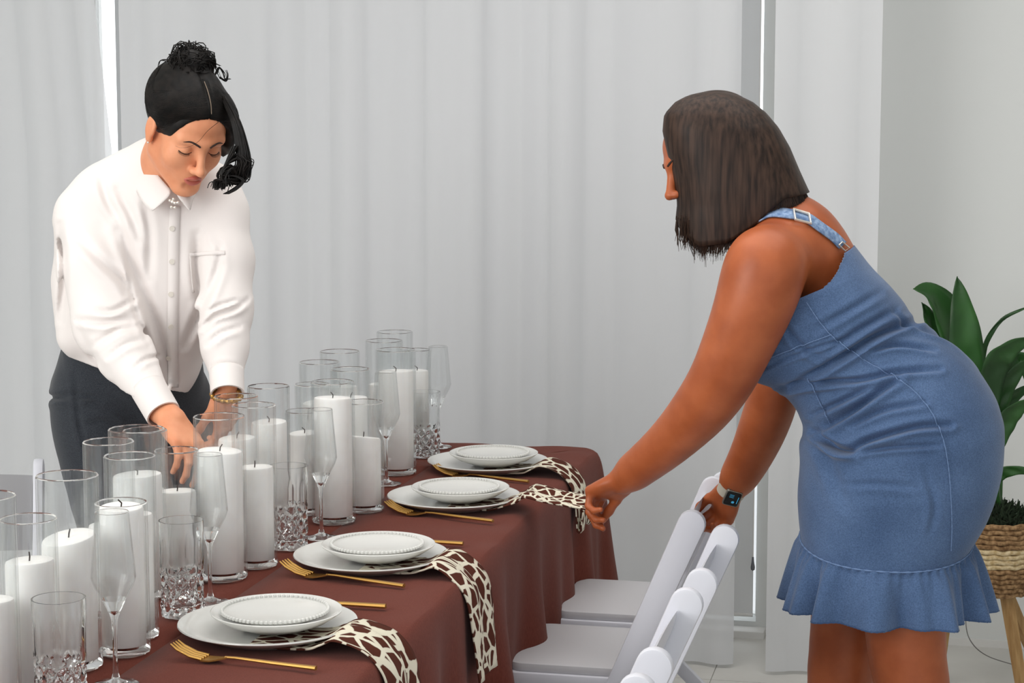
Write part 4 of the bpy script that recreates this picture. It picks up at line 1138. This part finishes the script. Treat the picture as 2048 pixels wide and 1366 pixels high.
# trousers
b = Body()
b.chain([Q(264, 705, .23), Q(258, 790, .31)], [.158, .182], .05, w=FW, sc=.66)
limb(b, [Q(192, 800, .25), Q(212, 930, .25), Q(243, 1180, .23), Q(262, 1560, .30)], [.100, .094, .062, .050], 12, .03)
limb(b, [Q(335, 810, .36), Q(336, 950, .39), Q(342, 1180, .40), Q(350, 1560, .44)], [.105, .092, .062, .050], 12, .03)
FT = folds_disp([dict(p=[(88, 800), (150, 790), (200, 800)], a=0.0081, s=7), dict(p=[(90, 790), (140, 802), (180, 795)], a=0.0054, s=5), dict(p=[(250, 860), (210, 845), (160, 850)], a=0.0054, s=9), dict(p=[(150, 750), (160, 850), (190, 960)], a=0.0041, s=6)])
b.disp = lambda X: FT(X) + .0012*fbm(X, 14, 4, 3)
b.cut(Q(250, 696, .22), UP + RT*.12)
b.build('trousers', M['trouser'], .0055, lw)
# shoes on the floor
for px_, dzz in ((262, .30), (350, .44)):
    a = Q(px_, 1560, dzz); b = Body(); b.chain([(a[0]-.03, a[1], .045), (a[0]+.08, a[1]-.05, .04), (a[0]+.15, a[1]-.08, .03)], [.038, .036, .028], .03); b.cone(a, (a[0]-.01, a[1], .05), .045, .036, .02)
    b.cut((0, 0, .002), (0, 0, -1)); b.build('shoe', M['shoe_dark'], .005, lw)
# gold bracelet
mb = MB(); c = Q(453, 790, -.117); ax = Q(459, 850, -.095)-Q(455, 770, -.12); ax /= np.linalg.norm(ax)
u = np.cross(ax, FW); u /= np.linalg.norm(u); v = np.cross(ax, u)
ring = [c + .0300*(math.cos(a)*u + .86*math.sin(a)*v) + ax*.006*math.sin(a*1.0+.6) for a in np.linspace(0, 2*math.pi, 65)]
mb.tube(ring, [.0052+.0012*math.sin(i*1.9) for i in range(65)], 10); mb.build('gold_bracelet', M['gold'], lw)

# ------------------------------------------------------------------ woman in the denim dress (right)
Y0 = 3.81
rw = empty('person', (S(1790, 1200, Y0)[0], Y0, 0))
tag(rw, 'woman in sleeveless blue denim dress leaning to lift a napkin, straight brown bob', 'person')
N = lambda x, y, dy=0: S(x, y, Y0+dy)
zh = depth(N(1425, 318)); RR = [[0.235, 0.903, -0.358], [-0.97, 0.241, -0.031], [0.059, 0.355, 0.933]]
hr = head_frame(N(1424, 318, .0), RR, zh*1040/3800)
b = Body(); add_head(b, hr, N(1520, 455, .01), .050)
b.chain([N(1500, 430, .01), N(1560, 472, .01), N(1615, 528, .01)], [.052, .074, .088], .05, w=(0, 1, 0), sc=1.15)
b.chain([N(1590, 500, .01), N(1645, 605, .01), N(1700, 700, .01), N(1790, 850, .01)], [.086, .090, .080, .11], .05)
# shoulders: near arm reaches, far arm holds the chair
b.chain([N(1590, 490, -.03), N(1535, 530, -.155)], [.075, .066], .045)
b.chain([N(1590, 490, .05), N(1550, 545, .155)], [.070, .058], .045)
limb(b, [N(1532, 528, -.160), N(1508, 610, -.165), N(1475, 690, -.155), N(1441, 762, -.135), N(1396, 825, -.095), N(1330, 893, -.035), N(1247, 960, .03)], [.0690, .0610, .0540, .0490, .0450, .0365, .0285], 26, .03)
limb(b, [N(1550, 545, .155), N(1554, 660, .20), N(1550, 775, .22), N(1528, 850, .26), N(1500, 915, .30), N(1467, 972, .33)], [.060, .047, .0410, .0400, .0335, .0265], 24, .03)
hand(b, N(1250, 957, .03), N(1165, 1000, .075)-N(1250, 957, .03), (-.25, -.15, -1.0), -1, L=.178, k=.006,
     per=[(42, 46, 26), (52, 56, 32), (60, 60, 36), (66, 62, 38)], thumb=(12, 5, 4), tdrop=.34, spread=2)
hand(b, N(1464, 978, .332), N(1437, 1050, .375)-N(1464, 978, .332), (-.55, -.45, -.2), 1, L=.168, curl=(50, 60, 40), thumb=(25, 12, 20), k=.006)
# legs
limb(b, [N(1830, 870, -.05), N(1815, 1110, -.07), N(1812, 1290, -.085), N(1845, 1480, -.09), N(1880, 1760, -.08)], [.090, .080, .068, .060, .036], 14, .03)
limb(b, [N(1780, 880, .06), N(1720, 1110, .09), N(1692, 1280, .10), N(1680, 1450, .10), N(1705, 1740, .11)], [.090, .078, .066, .058, .036], 14, .03)
_, Vb, Fb = b.build('body', M['skin_brown'], .0036, rw)
cb = Caster(Vb, Fb)
face_parts(rw, hr, b, M['lip_brown'])
for px_, dy in ((1880, -.08), (1705, .11)):
    a = N(px_, 1760, dy); b = Body(); b.chain([(a[0]+.03, a[1], .05), (a[0]-.06, a[1], .045), (a[0]-.15, a[1], .032)], [.036, .036, .028], .03); b.cone((a[0], a[1], .09), (a[0], a[1], .05), .04, .036, .02)
    b.cut((0, 0, .002), (0, 0, -1)); b.build('shoe', M['shoe'], .005, rw)
# dress: lofted rings, front and back followed in the middle plane
ST = [  # front, back, half width y, squareness
 ((1500, 612), (1708, 492), .135), ((1462, 650), (1742, 535), .158), ((1450, 700), (1778, 572), .165), ((1490, 750), (1806, 604), .158), ((1550, 775), (1832, 640), .145), ((1582, 802), (1878, 668), .145),
 ((1603, 836), (1938, 718), .160), ((1607, 866), (1985, 785), .178), ((1599, 888), (2003, 828), .186), ((1600, 925), (2010, 868), .192), ((1597, 975), (2003, 955), .192), ((1598, 1020), (1978, 1030), .182), ((1603, 1066), (1943, 1086), .176)]
nst = 190; Fp = spline([N(*s_[0]) for s_ in ST], nst); Bp = spline([N(*s_[1]) for s_ in ST], nst); Wd = np.interp(np.linspace(0, len(ST)-1, nst), range(len(ST)), [s_[2] for s_ in ST])
NA = 300; V = []
for i in range(nst):
    c = (Fp[i]+Bp[i])/2; h_ = (Bp[i]-Fp[i])/2; u = i/(nst-1)
    for k in range(NA):
        a = 2*math.pi*k/NA; ca, sa = math.cos(a), math.sin(a); e = .88
        ca_, sa_ = math.copysign(abs(ca)**e, ca), math.copysign(abs(sa)**e, sa)
        V.append(c + h_*ca_ + np.array([0, Wd[i]*sa_, -.032*max(0, (u-.72)/.28)**1.5*max(0, -sa)]))
V = np.array(V)
# neckline: low under the arm, up to the strap ring at the back
FDd = folds_disp([
    dict(p=[(1510, 745), (1580, 715), (1650, 690), (1700, 675)], a=0.0060, s=4.0), dict(p=[(1585, 770), (1650, 735), (1700, 705), (1760, 668), (1840, 640)], a=0.0181, s=8.0), dict(p=[(1560, 775), (1640, 765), (1720, 760), (1790, 745), (1880, 738)], a=0.0151, s=6.4),
    dict(p=[(1640, 860), (1700, 825), (1750, 790), (1800, 755)], a=0.0196, s=8.0), dict(p=[(1625, 830), (1690, 800), (1740, 775)], a=0.0136, s=6.4), dict(p=[(1640, 880), (1690, 900), (1740, 880), (1830, 855), (1900, 850)], a=0.0167, s=7.2),
    dict(p=[(1628, 864), (1652, 884), (1682, 900), (1715, 908)], a=.019, s=7), dict(p=[(1700, 850), (1770, 820), (1850, 805)], a=0.0106, s=6.4), dict(p=[(1660, 700), (1720, 660), (1790, 620)], a=0.0091, s=7.2), dict(p=[(1630, 660), (1700, 620), (1760, 585)], a=0.0060, s=8.0),
    dict(p=[(1700, 905), (1780, 895), (1880, 890)], a=0.0076, s=5.6), dict(p=[(1620, 850), (1660, 930), (1690, 1010)], a=0.0060, s=12.8), dict(p=[(1690, 970), (1760, 968), (1830, 975)], a=0.0046, s=6.4), dict(p=[(1850, 940), (1870, 1010), (1860, 1070)], a=0.0046, s=8.0),
    dict(p=[(1790, 625), (1820, 650), (1900, 680), (1960, 730)], a=0.0060, s=4.8), dict(p=[(1560, 640), (1600, 690), (1650, 720)], a=0.0076, s=7.2), dict(p=[(1740, 700), (1800, 690), (1870, 700)], a=0.0091, s=5.6)])
def dress_normals(V):
    G = V.reshape(nst, NA, 3); du = np.gradient(G, axis=0); dv = np.roll(G, -1, 1) - np.roll(G, 1, 1); n_ = np.cross(dv, du); n_ /= np.linalg.norm(n_, axis=2)[..., None] + 1e-9
    c = G.mean(1, keepdims=True); n_ *= np.sign((n_*(G-c)).sum(2))[..., None]; return n_.reshape(-1, 3)
nn = dress_normals(V); V = V - nn*(FDd(V) + .0015*fbm(V, 12, 3, 3))[:, None]
keepv = np.ones(len(V), bool); top = spline([N(*q, -.1) for q in [(1400, 640), (1500, 625), (1560, 606), (1600, 598), (1640, 582), (1668, 556), (1686, 520), (1696, 496), (1720, 470)]], 60)
uv_ = np.array([pix(q) for q in V]); tp = np.array([pix(q) for q in top])
lim = np.interp(uv_[:, 0], tp[:, 0], tp[:, 1])
Fc = grid_faces(nst, NA, wrap=True)
near = V[:, 1] < Y0+.17
below = (uv_[:, 1] > lim)
# push vertices above the neckline down onto it instead of leaving a ragged cut
for k in range(NA):
    col = np.arange(nst)*NA + k
    bad = col[~below[col]]
    if len(bad) and len(bad) < nst-2:
        g = col[below[col]][0]; V[bad] = V[g]
o = mesh_obj('denim_dress', V, Fc, M['denim'], rw)
sm = o.modifiers.new('thick', 'SOLIDIFY'); sm.thickness = .004; sm.offset = 1
cd = Caster(V, Fc)
# frilled hem
nr = 26; NB_ = 480; base = V.reshape(nst, NA, 3)[-2]; c0 = base.mean(0); R_ = []
hemF, hemB = N(1572, 1195), N(1986, 1212)
for j in range(nr):
    u = j/(nr-1)
    for k in range(NB_):
        a = 2*math.pi*k/NB_; kk = k*NA/NB_; i0 = int(kk) % NA; f_ = kk-int(kk); p = base[i0]*(1-f_) + base[(i0+1) % NA]*f_
        s_ = k/NB_*2*math.pi
        fold = math.sin(11*s_ + 1.3*math.sin(3*s_)) + .45*math.sin(23*s_ + 2*math.sin(2*s_))
        rad = p-c0; rad = rad*np.array([1, 1, 0]); rn = rad/(np.linalg.norm(rad)+1e-9)
        flare = .030*u**.8 - .006*math.sin(min(1, u*6)*math.pi)*.5
        q = p + rn*(flare + .020*fold*u**.7 + .0025*math.sin(60*s_)*(1-u)**4) - np.array([0, 0, (.108 + .036*(1-max(0, -math.sin(a)))**1.5)*u])
        q = q + np.array([0, 0, .0012*math.sin(k*2.1)*(u > .98)])
        R_.append(q)
o = mesh_obj('frilled_hem', R_, grid_faces(nr, NB_, wrap=True), M['denim'], rw)
sm = o.modifiers.new('thick', 'SOLIDIFY'); sm.thickness = .0022; sm.offset = 0
mb = MB(); rr_ = R_[-NB_:]; mb.tube([q for q in rr_[::3]] + [rr_[0]], .0017, 5, cap=False); tag(mb.build('frayed_edge', M['fray'], rw), 'darker frayed lower edge')
ring = [base[i] for i in range(0, NA, 2)]; ring.append(ring[0])
mb = MB(); mb.tube([q + (q-c0)*.008 for q in ring], [.0016+.0007*math.sin(i*2.2) for i in range(len(ring))], 6, cap=False); mb.build('gathering_seam', M['seam'], rw)
for pts in [[(1613, 605), (1640, 645), (1668, 676), (1700, 700), (1745, 730), (1790, 754), (1830, 785), (1862, 825), (1884, 875), (1895, 930), (1900, 990), (1902, 1050), (1900, 1100)], [(1617, 757), (1632, 785), (1645, 812), (1660, 845)], [(1500, 730), (1560, 707), (1610, 688), (1662, 668)]]:
    l_ = cd.line(pts, 110, .0036)
    if len(l_) > 3:
        mb = MB(); mb.tube(l_, [.0009+.0004*math.sin(i*2.9) for i in range(len(l_))], 5); mb.build('stitched_seam', M['seam'], rw)
# shoulder strap with buckle and ring
def band(c, pts, wpx, lift, name, m_, th=.003, n=34): return strip(c, pts, wpx, n, lift, th, name, m_, rw)
SP = [(1512, 440), (1540, 428), (1580, 431), (1610, 437), (1640, 457), (1665, 475), (1682, 492)]
band(cb, SP, 18, .004, 'shoulder_strap', M['strap'])
bk = [cb.at(x, y, .009)[0] for x, y in ((1586, 426), (1614, 434), (1617, 452), (1588, 446))]
if all(q is not None for q in bk):
    mb = MB(); mb.tube(bk + [bk[0], bk[1]], .0028, 8); mb.build('strap_buckle', M['buckle'], rw)
rg = [cb.at(x, y, .008)[0] for x, y in ((1672, 492), (1678, 486), (1692, 498), (1684, 504))]
if all(q is not None for q in rg):
    mb = MB(); mb.tube(rg + [rg[0], rg[1]], .0016, 8); mb.build('strap_ring', M['buckle'], rw)
# watch on the far wrist
wc = N(1464, 978, .325); ax = N(1440, 1040, .37)-N(1490, 930, .30); ax /= np.linalg.norm(ax)
u = np.cross(ax, FW); u /= np.linalg.norm(u); v = np.cross(u, ax); v = v if v@FW < 0 else -v
mb = MB(); n = 48; Vv = []
for i in range(n):
    a = 2*math.pi*i/n; q = wc + .0290*(math.cos(a)*u + .92*math.sin(a)*v)
    Vv += [q-ax*.011, q+ax*.011, q+ax*.011+(q-wc)*.09, q-ax*.011+(q-wc)*.09]
Fv = [(i*4+k, i*4+(k+1) % 4, ((i+1) % n)*4+(k+1) % 4, ((i+1) % n)*4+k) for i in range(n) for k in range(4)]
mb.add(Vv, Fv); mb.build('watch_band', M['watchband'], rw, bevel=.0)
def slab(c, ux, uy, un, hx, hy, th, r, name, m_, parent):
    pl = []
    for sx, sy, a0 in ((1, 1, 0), (-1, 1, 90), (-1, -1, 180), (1, -1, 270)):
        for k in range(6):
            a = math.radians(a0+18*k); pl.append(((hx-r)*sx + r*math.cos(a), (hy-r)*sy + r*math.sin(a)))
    mb = MB(); n = len(pl); vv = [c + ux*a + uy*b_ for a, b_ in pl] + [c + ux*a + uy*b_ + un*th for a, b_ in pl]
    mb.add(vv, [tuple(range(n))[::-1], tuple(range(n, 2*n))] + [(i, (i+1) % n, n+(i+1) % n, n+i) for i in range(n)])
    return mb.build(name, m_, parent, bevel=.0012)
vf = v*.93 + u*.12; vf /= np.linalg.norm(vf); uu = np.cross(vf, ax)
wcase = slab(wc + vf*.0255, uu, ax, vf, .0185, .0215, .008, .006, 'watch_case', M['watchcase'], rw)
slab(wc + vf*.0325, uu, ax, vf, .0160, .0190, .0022, .0045, 'watch_screen', M['black'], rw)
m_ = bpy.data.materials.new('watch_display'); m_.use_nodes = True; bb_ = m_.node_tree.nodes['Principled BSDF']; bb_.inputs['Base Color'].default_value = srgb(70, 160, 200); bb_.inputs['Emission Color'].default_value = srgb(70, 170, 215); bb_.inputs['Emission Strength'].default_value = .3
mb = MB(); cc = wc + vf*.0352 + uu*.003 + ax*.008
if True:
    for k in range(2):
        pass
ring = [cc + .0034*(math.cos(a)*uu + math.sin(a)*ax) for a in np.linspace(0, 2*math.pi, 14, endpoint=False)]
mb.add(ring, [tuple(range(14))])
for q in (-.012, -.0085, -.005): c2 = wc + vf*.0352 + ax*q; mb.add([c2 - uu*.009, c2 + uu*(.001), c2 + uu*.001 + ax*.0012, c2 - uu*.009 + ax*.0012], [(0, 1, 2, 3)])
c2 = wc + vf*.0352 + uu*.011; mb.add([c2 - ax*.009, c2 + ax*.010, c2 + ax*.010 + uu*.0016, c2 - ax*.009 + uu*.0016], [(0, 1, 2, 3)])
mb.build('watch_display', m_, rw, smooth=False)
# ---- straight bob: shell open at the face plus strands
lev = [  # py, front px, back px, half width
 (196, 1408, 1450, .030), (202, 1380, 1474, .052), (214, 1356, 1500, .072), (234, 1337, 1525, .087), (262, 1334, 1549, .096), (300, 1342, 1571, .100), (345, 1354, 1590, .102), (380, 1360, 1606, .103), (408, 1361, 1620, .102), (440, 1358, 1606, .100), (475, 1366, 1566, .096), (505, 1384, 1526, .092)]
LV = np.array(lev, float)
def hpt(th, py, shrink=1.0):
    """th: 0 = back, +-pi = front; py: height in the picture's middle plane"""
    f_ = np.interp(py, LV[:, 0], LV[:, 1]); bk_ = np.interp(py, LV[:, 0], LV[:, 2]); hw = np.interp(py, LV[:, 0], LV[:, 3])
    a, c = N(f_, py), N(bk_, py); m_ = (a+c)/2; h_ = (c-a)/2
    ca, sa = math.cos(th), math.sin(th); ca = math.copysign(abs(ca)**.8, ca); sa = math.copysign(abs(sa)**.75, sa)
    return m_ + h_*ca*shrink + np.array([0, hw*sa*shrink, 0])
def yend(th):
    c = math.cos(th)                                            # back .. sides .. front
    return float(np.interp(c, [-1, -.80, -.45, 0, .25, .42, .60, 1], [436, 476, 500, 494, 455, 425, 410, 404]))
THM = math.radians(158)
nth, nv = 90, 36; V = []
for j in range(nv):
    for i in range(nth):
        th = -THM + 2*THM*i/(nth-1); ye = yend(th) - 14; py = 195 + (ye-195)*(j/(nv-1))**1.3
        V.append(hpt(th, max(py, 196), .975))
o = mesh_obj('hair', V, grid_faces(nv, nth), M['hair_brown'], rw); sm = o.modifiers.new('thick', 'SOLIDIFY'); sm.thickness = .012; sm.offset = -1
cap = Body(); cap.ell(hr[0]((0, .020, .045)), np.array([.082, .095, .082])*hr[2], hr[1]); cap.cut(hr[0]((0, -.060, .03)), hr[1] @ np.array([0, -1, -.35])); cap.build('hair_crown', M['hair_brown'], .004, rw)
mb = MB(); r = np.random.default_rng(12)
for k in range(1500):
    th = r.uniform(-THM-.03, THM+.03) if k % 3 else r.uniform(-2.6, -.3)
    ye = yend(th) + r.normal()*7 + (abs(r.normal())*14 if k % 5 == 0 else 0); y0_ = 196 + abs(r.normal())*3; n = 12
    sh = r.uniform(.992, 1.016); off = r.uniform(-.03, .03); wv = r.uniform(0, 6.28)
    pts = [hpt(th + off*t + .012*math.sin(5*t+wv), y0_ + (min(ye, 528)-y0_)*t, sh) for t in np.linspace(0, 1, n)]
    w_ = r.uniform(.0009, .0022)
    mb.tube(pts, [w_*(.5 if i == 0 else 1)*(1-.8*max(0, i/(n-1)-.6)/.4) for i in range(n)], 4)
mb.build('hair_strands', M['hair_brown'], rw)
mb = MB()
for k in range(230):
    x = r.uniform(1352, 1480); y_ = r.uniform(430, 460); L_ = r.uniform(34, 70) * (1 if x > 1385 else .75); dy = -.092 + r.uniform(0, .02)
    mb.tube([N(x, y_, dy), N(x+r.uniform(-2, 4), y_+L_*.5, dy), N(x+r.uniform(-4, 8), y_+L_, dy)], [.0011, .0009, .0003], 4)
mb.build('hair_tips', M['hair_brown'], rw)
# ================================================================== plant in a woven basket on a wooden stand
YP = 5.42
pc = S(1990, 1032, YP); zt = pc[2]; zb_ = S(1990, 1180, YP)[2]; px0, py0 = pc[0], pc[1]
Rt = (S(2085, 1032, YP)[0]-px0); Rb = Rt*.74
st = empty('plant_stand', (px0, py0, 0)); tag(st, 'pale wooden plant stand with slanted legs under the woven basket', 'plant stand')
cz = zb_
def leg(xa, ya, xb, yb_):
    a = np.array([xa, ya, cz+.03]); c = np.array([xb, yb_, 0.0]); mb = MB(); d = c-a; u = np.array([0, 1, 0])
    mb.tube([a, c], [.0165, .0145], 4, flat=1); o = mb.build('leg', M['wood'], st, smooth=False)
L1a, L1b = S(2012, 1186, YP-.06), S(2042, 1366, YP-.08); k_ = (cz-.004-L1a[2])/(L1b[2]-L1a[2]); k2 = (0-L1a[2])/(L1b[2]-L1a[2])
a = L1a + (L1b-L1a)*k_; c = L1a + (L1b-L1a)*k2; mb = MB(); mb.tube([a, c], [.0185, .0165], 4); mb.build('leg', M['wood'], st, smooth=False)
L2a, L2b = S(1896, 1190, YP+.06), S(1880, 1320, YP+.08); L2a = L2a + (L2b-L2a)*((cz-.004-L2a[2])/(L2b[2]-L2a[2])); a0 = np.array([px0-.085, YP+.05, cz]); k2 = (0-L2a[2])/(L2b[2]-L2a[2]); c = L2a + (L2b-L2a)*k2
mb = MB(); mb.tube([L2a + (L2b-L2a)*0, c], [.0185, .0165], 4); mb.build('leg', M['wood'], st, smooth=False)
mb = MB(); mb.tube([(px0+.03, YP+.11, cz-.004), (px0+.16, YP+.16, 0)], [.0185, .0165], 4); mb.build('leg', M['wood'], st, smooth=False)
mb = MB(); mb.tube([L2a + np.array([0, 0, -.012]), (px0, YP, cz-.013)], .012, 8); mb.tube([(px0, YP, cz-.013), L1a + (L1b-L1a)*.02], .012, 8); mb.tube([(px0, YP, cz-.013), (px0+.035, YP+.112, cz-.013)], .012, 8); mb.build('crossbar', M['wood'], st)
bk = empty('woven_basket', (px0, py0, cz)); tag(bk, 'round seagrass basket in brown and cream bands holding the plant', 'basket')
ncoil = 15
for i in range(ncoil):
    u = (i+.5)/ncoil; R_ = Rb + (Rt-Rb)*(math.sin(u*math.pi/2)**.8); z = cz + (zt-cz)*u; rr = (zt-cz)/ncoil*.56
    mb = MB(); V = []; ns, m_ = 150, 8
    for k in range(ns):
        a = 2*math.pi*k/ns
        for q in range(m_):
            t = 2*math.pi*q/m_; r_ = rr*(1 + .16*math.sin(t*2 + k*.84)) ; V.append((px0 + (R_ + r_*math.cos(t))*math.cos(a), py0 + (R_ + r_*math.cos(t))*math.sin(a), z + r_*math.sin(t) + .0012*math.sin(k*.5+i)))
    F = [(k*m_+q, k*m_+(q+1) % m_, ((k+1) % ns)*m_+(q+1) % m_, ((k+1) % ns)*m_+q) for k in range(ns) for q in range(m_)]
    cream = 6 <= i <= 9
    o = mesh_obj('rope_coil', V, F, M['rope_cream'] if cream else M['rope_brown'], bk)
mb = MB(); mb.lathe([(0, cz+.004), (Rb-.012, cz+.004), (Rt-.010, zt-.02), (0, zt-.015)], 40, (px0, py0, 0)); mb.build('liner', M['pot'], bk)
mb = MB(); r = np.random.default_rng(8)
for k in range(1500):
    a = r.uniform(0, 6.28); q = Rt*.93*math.sqrt(r.uniform(0, 1)); x, y = px0+q*math.cos(a), py0+q*math.sin(a); z = zt-.016+.042*(1-(q/Rt)**2)
    d = r.normal(size=3)*.010; d[2] = abs(d[2])+.006
    s_ = r.normal(size=3); s_ = s_/np.linalg.norm(s_)*.004; p = np.array([x, y, z]); mb.add([p-s_, p+s_, p+s_*.4+d, p-s_*.4+d], [(0, 1, 2, 3)])
ms = mb.build('moss', M['moss'], None, smooth=False); tag(ms, 'dark green moss covering the soil in the basket', 'moss', kind='stuff')
pl = empty('potted_plant', (px0, py0, zt)); tag(pl, 'green houseplant with long broad arching leaves beside the white wall', 'plant')
def leafm(pts, wpx, fold=.25, twist=0.0):
    n = 26; c = spline([S(x, y, YP+dy) for x, y, dy in pts], n); z = depth(c[0]); V = []; m_ = 7
    for i in range(n):
        u = i/(n-1); w_ = wpx*z/FPX*.5*(math.sin(math.pi*min(1, (u*.93+.07))**.8)**.75)*(1 if u < .98 else .2)
        t = c[min(i+1, n-1)]-c[max(i-1, 0)]; t /= np.linalg.norm(t)
        sd = np.cross(t, FW); sd /= np.linalg.norm(sd)+1e-9; nn = np.cross(t, sd); a = twist*u + .15; s2 = sd*math.cos(a) + nn*math.sin(a); n2 = np.cross(t, s2)
        for j in range(m_):
            q = 2*j/(m_-1)-1; V.append(c[i] + s2*q*w_ + n2*abs(q)*w_*fold + n2*.002*math.sin(i*.9+j))
    o = mesh_obj('leaf', V, grid_faces(n, m_), M['green_leaf'], pl); s_ = o.modifiers.new('thick', 'SOLIDIFY'); s_.thickness = .0016
def stemm(pts, r0=.006):
    c = spline([S(x, y, YP+dy) for x, y, dy in pts], 14); mb = MB(); mb.tube(c, list(np.linspace(r0, r0*.6, 14)), 8); mb.build('stem', M['green_leaf'], pl)
LEAVES = [([(1948, 860, 0), (1935, 740, 0), (1925, 640, 0), (1914, 553, .02)], 74, .2, .0), ([(1960, 860, .03), (1930, 740, .05), (1895, 640, .05), (1862, 590, .03), (1826, 578, 0)], 78, .3, .5),
          ([(1930, 760, .06), (1890, 700, .07), (1862, 645, .06), (1843, 605, .04)], 46, .3, .3), ([(1975, 840, -.02), (1985, 740, -.04), (2015, 700, -.05), (2070, 672, -.04)], 58, .25, .4),
          ([(1990, 860, .0), (2000, 800, .02), (2030, 745, .03), (2080, 712, .05)], 40, .25, .3), ([(1990, 900, -.02), (2005, 850, -.02), (2035, 815, -.02), (2085, 800, 0)], 46, .3, .5),
          ([(1985, 900, .04), (1996, 840, .05), (2025, 795, .06), (2080, 760, .06)], 34, .3, .2), ([(1975, 980, .0), (1995, 952, -.01), (2030, 940, -.02), (2090, 948, -.02)], 26, .2, .2),
          ([(1960, 800, .08), (1962, 740, .08), (1975, 680, .08), (2010, 635, .08), (2085, 602, .08)], 11, .1, .1), ([(2010, 760, .1), (2035, 720, .1), (2052, 735, .1), (2062, 790, .1)], 34, .3, .2)]
for pts, w_, f_, tw in LEAVES:
    leafm(pts, w_, f_, tw); stemm([(2000, 1030, 0), ((2000+pts[0][0])/2, (1030+pts[0][1])/2, pts[0][2]), pts[0]], .005)
mb = MB(); mb.tube(spline([S(1934, 1180, YP+.3), S(1932, 1250, YP+.3), S(1944, 1286, YP+.2), S(1975, 1312, YP+.1), S(2032, 1331, YP), S(2080, 1345, YP-.05)], 40), .0016, 6)
tag(mb.build('power_cord', M['cord'], None), 'thin grey cord curving across the floor by the plant stand', 'cord')
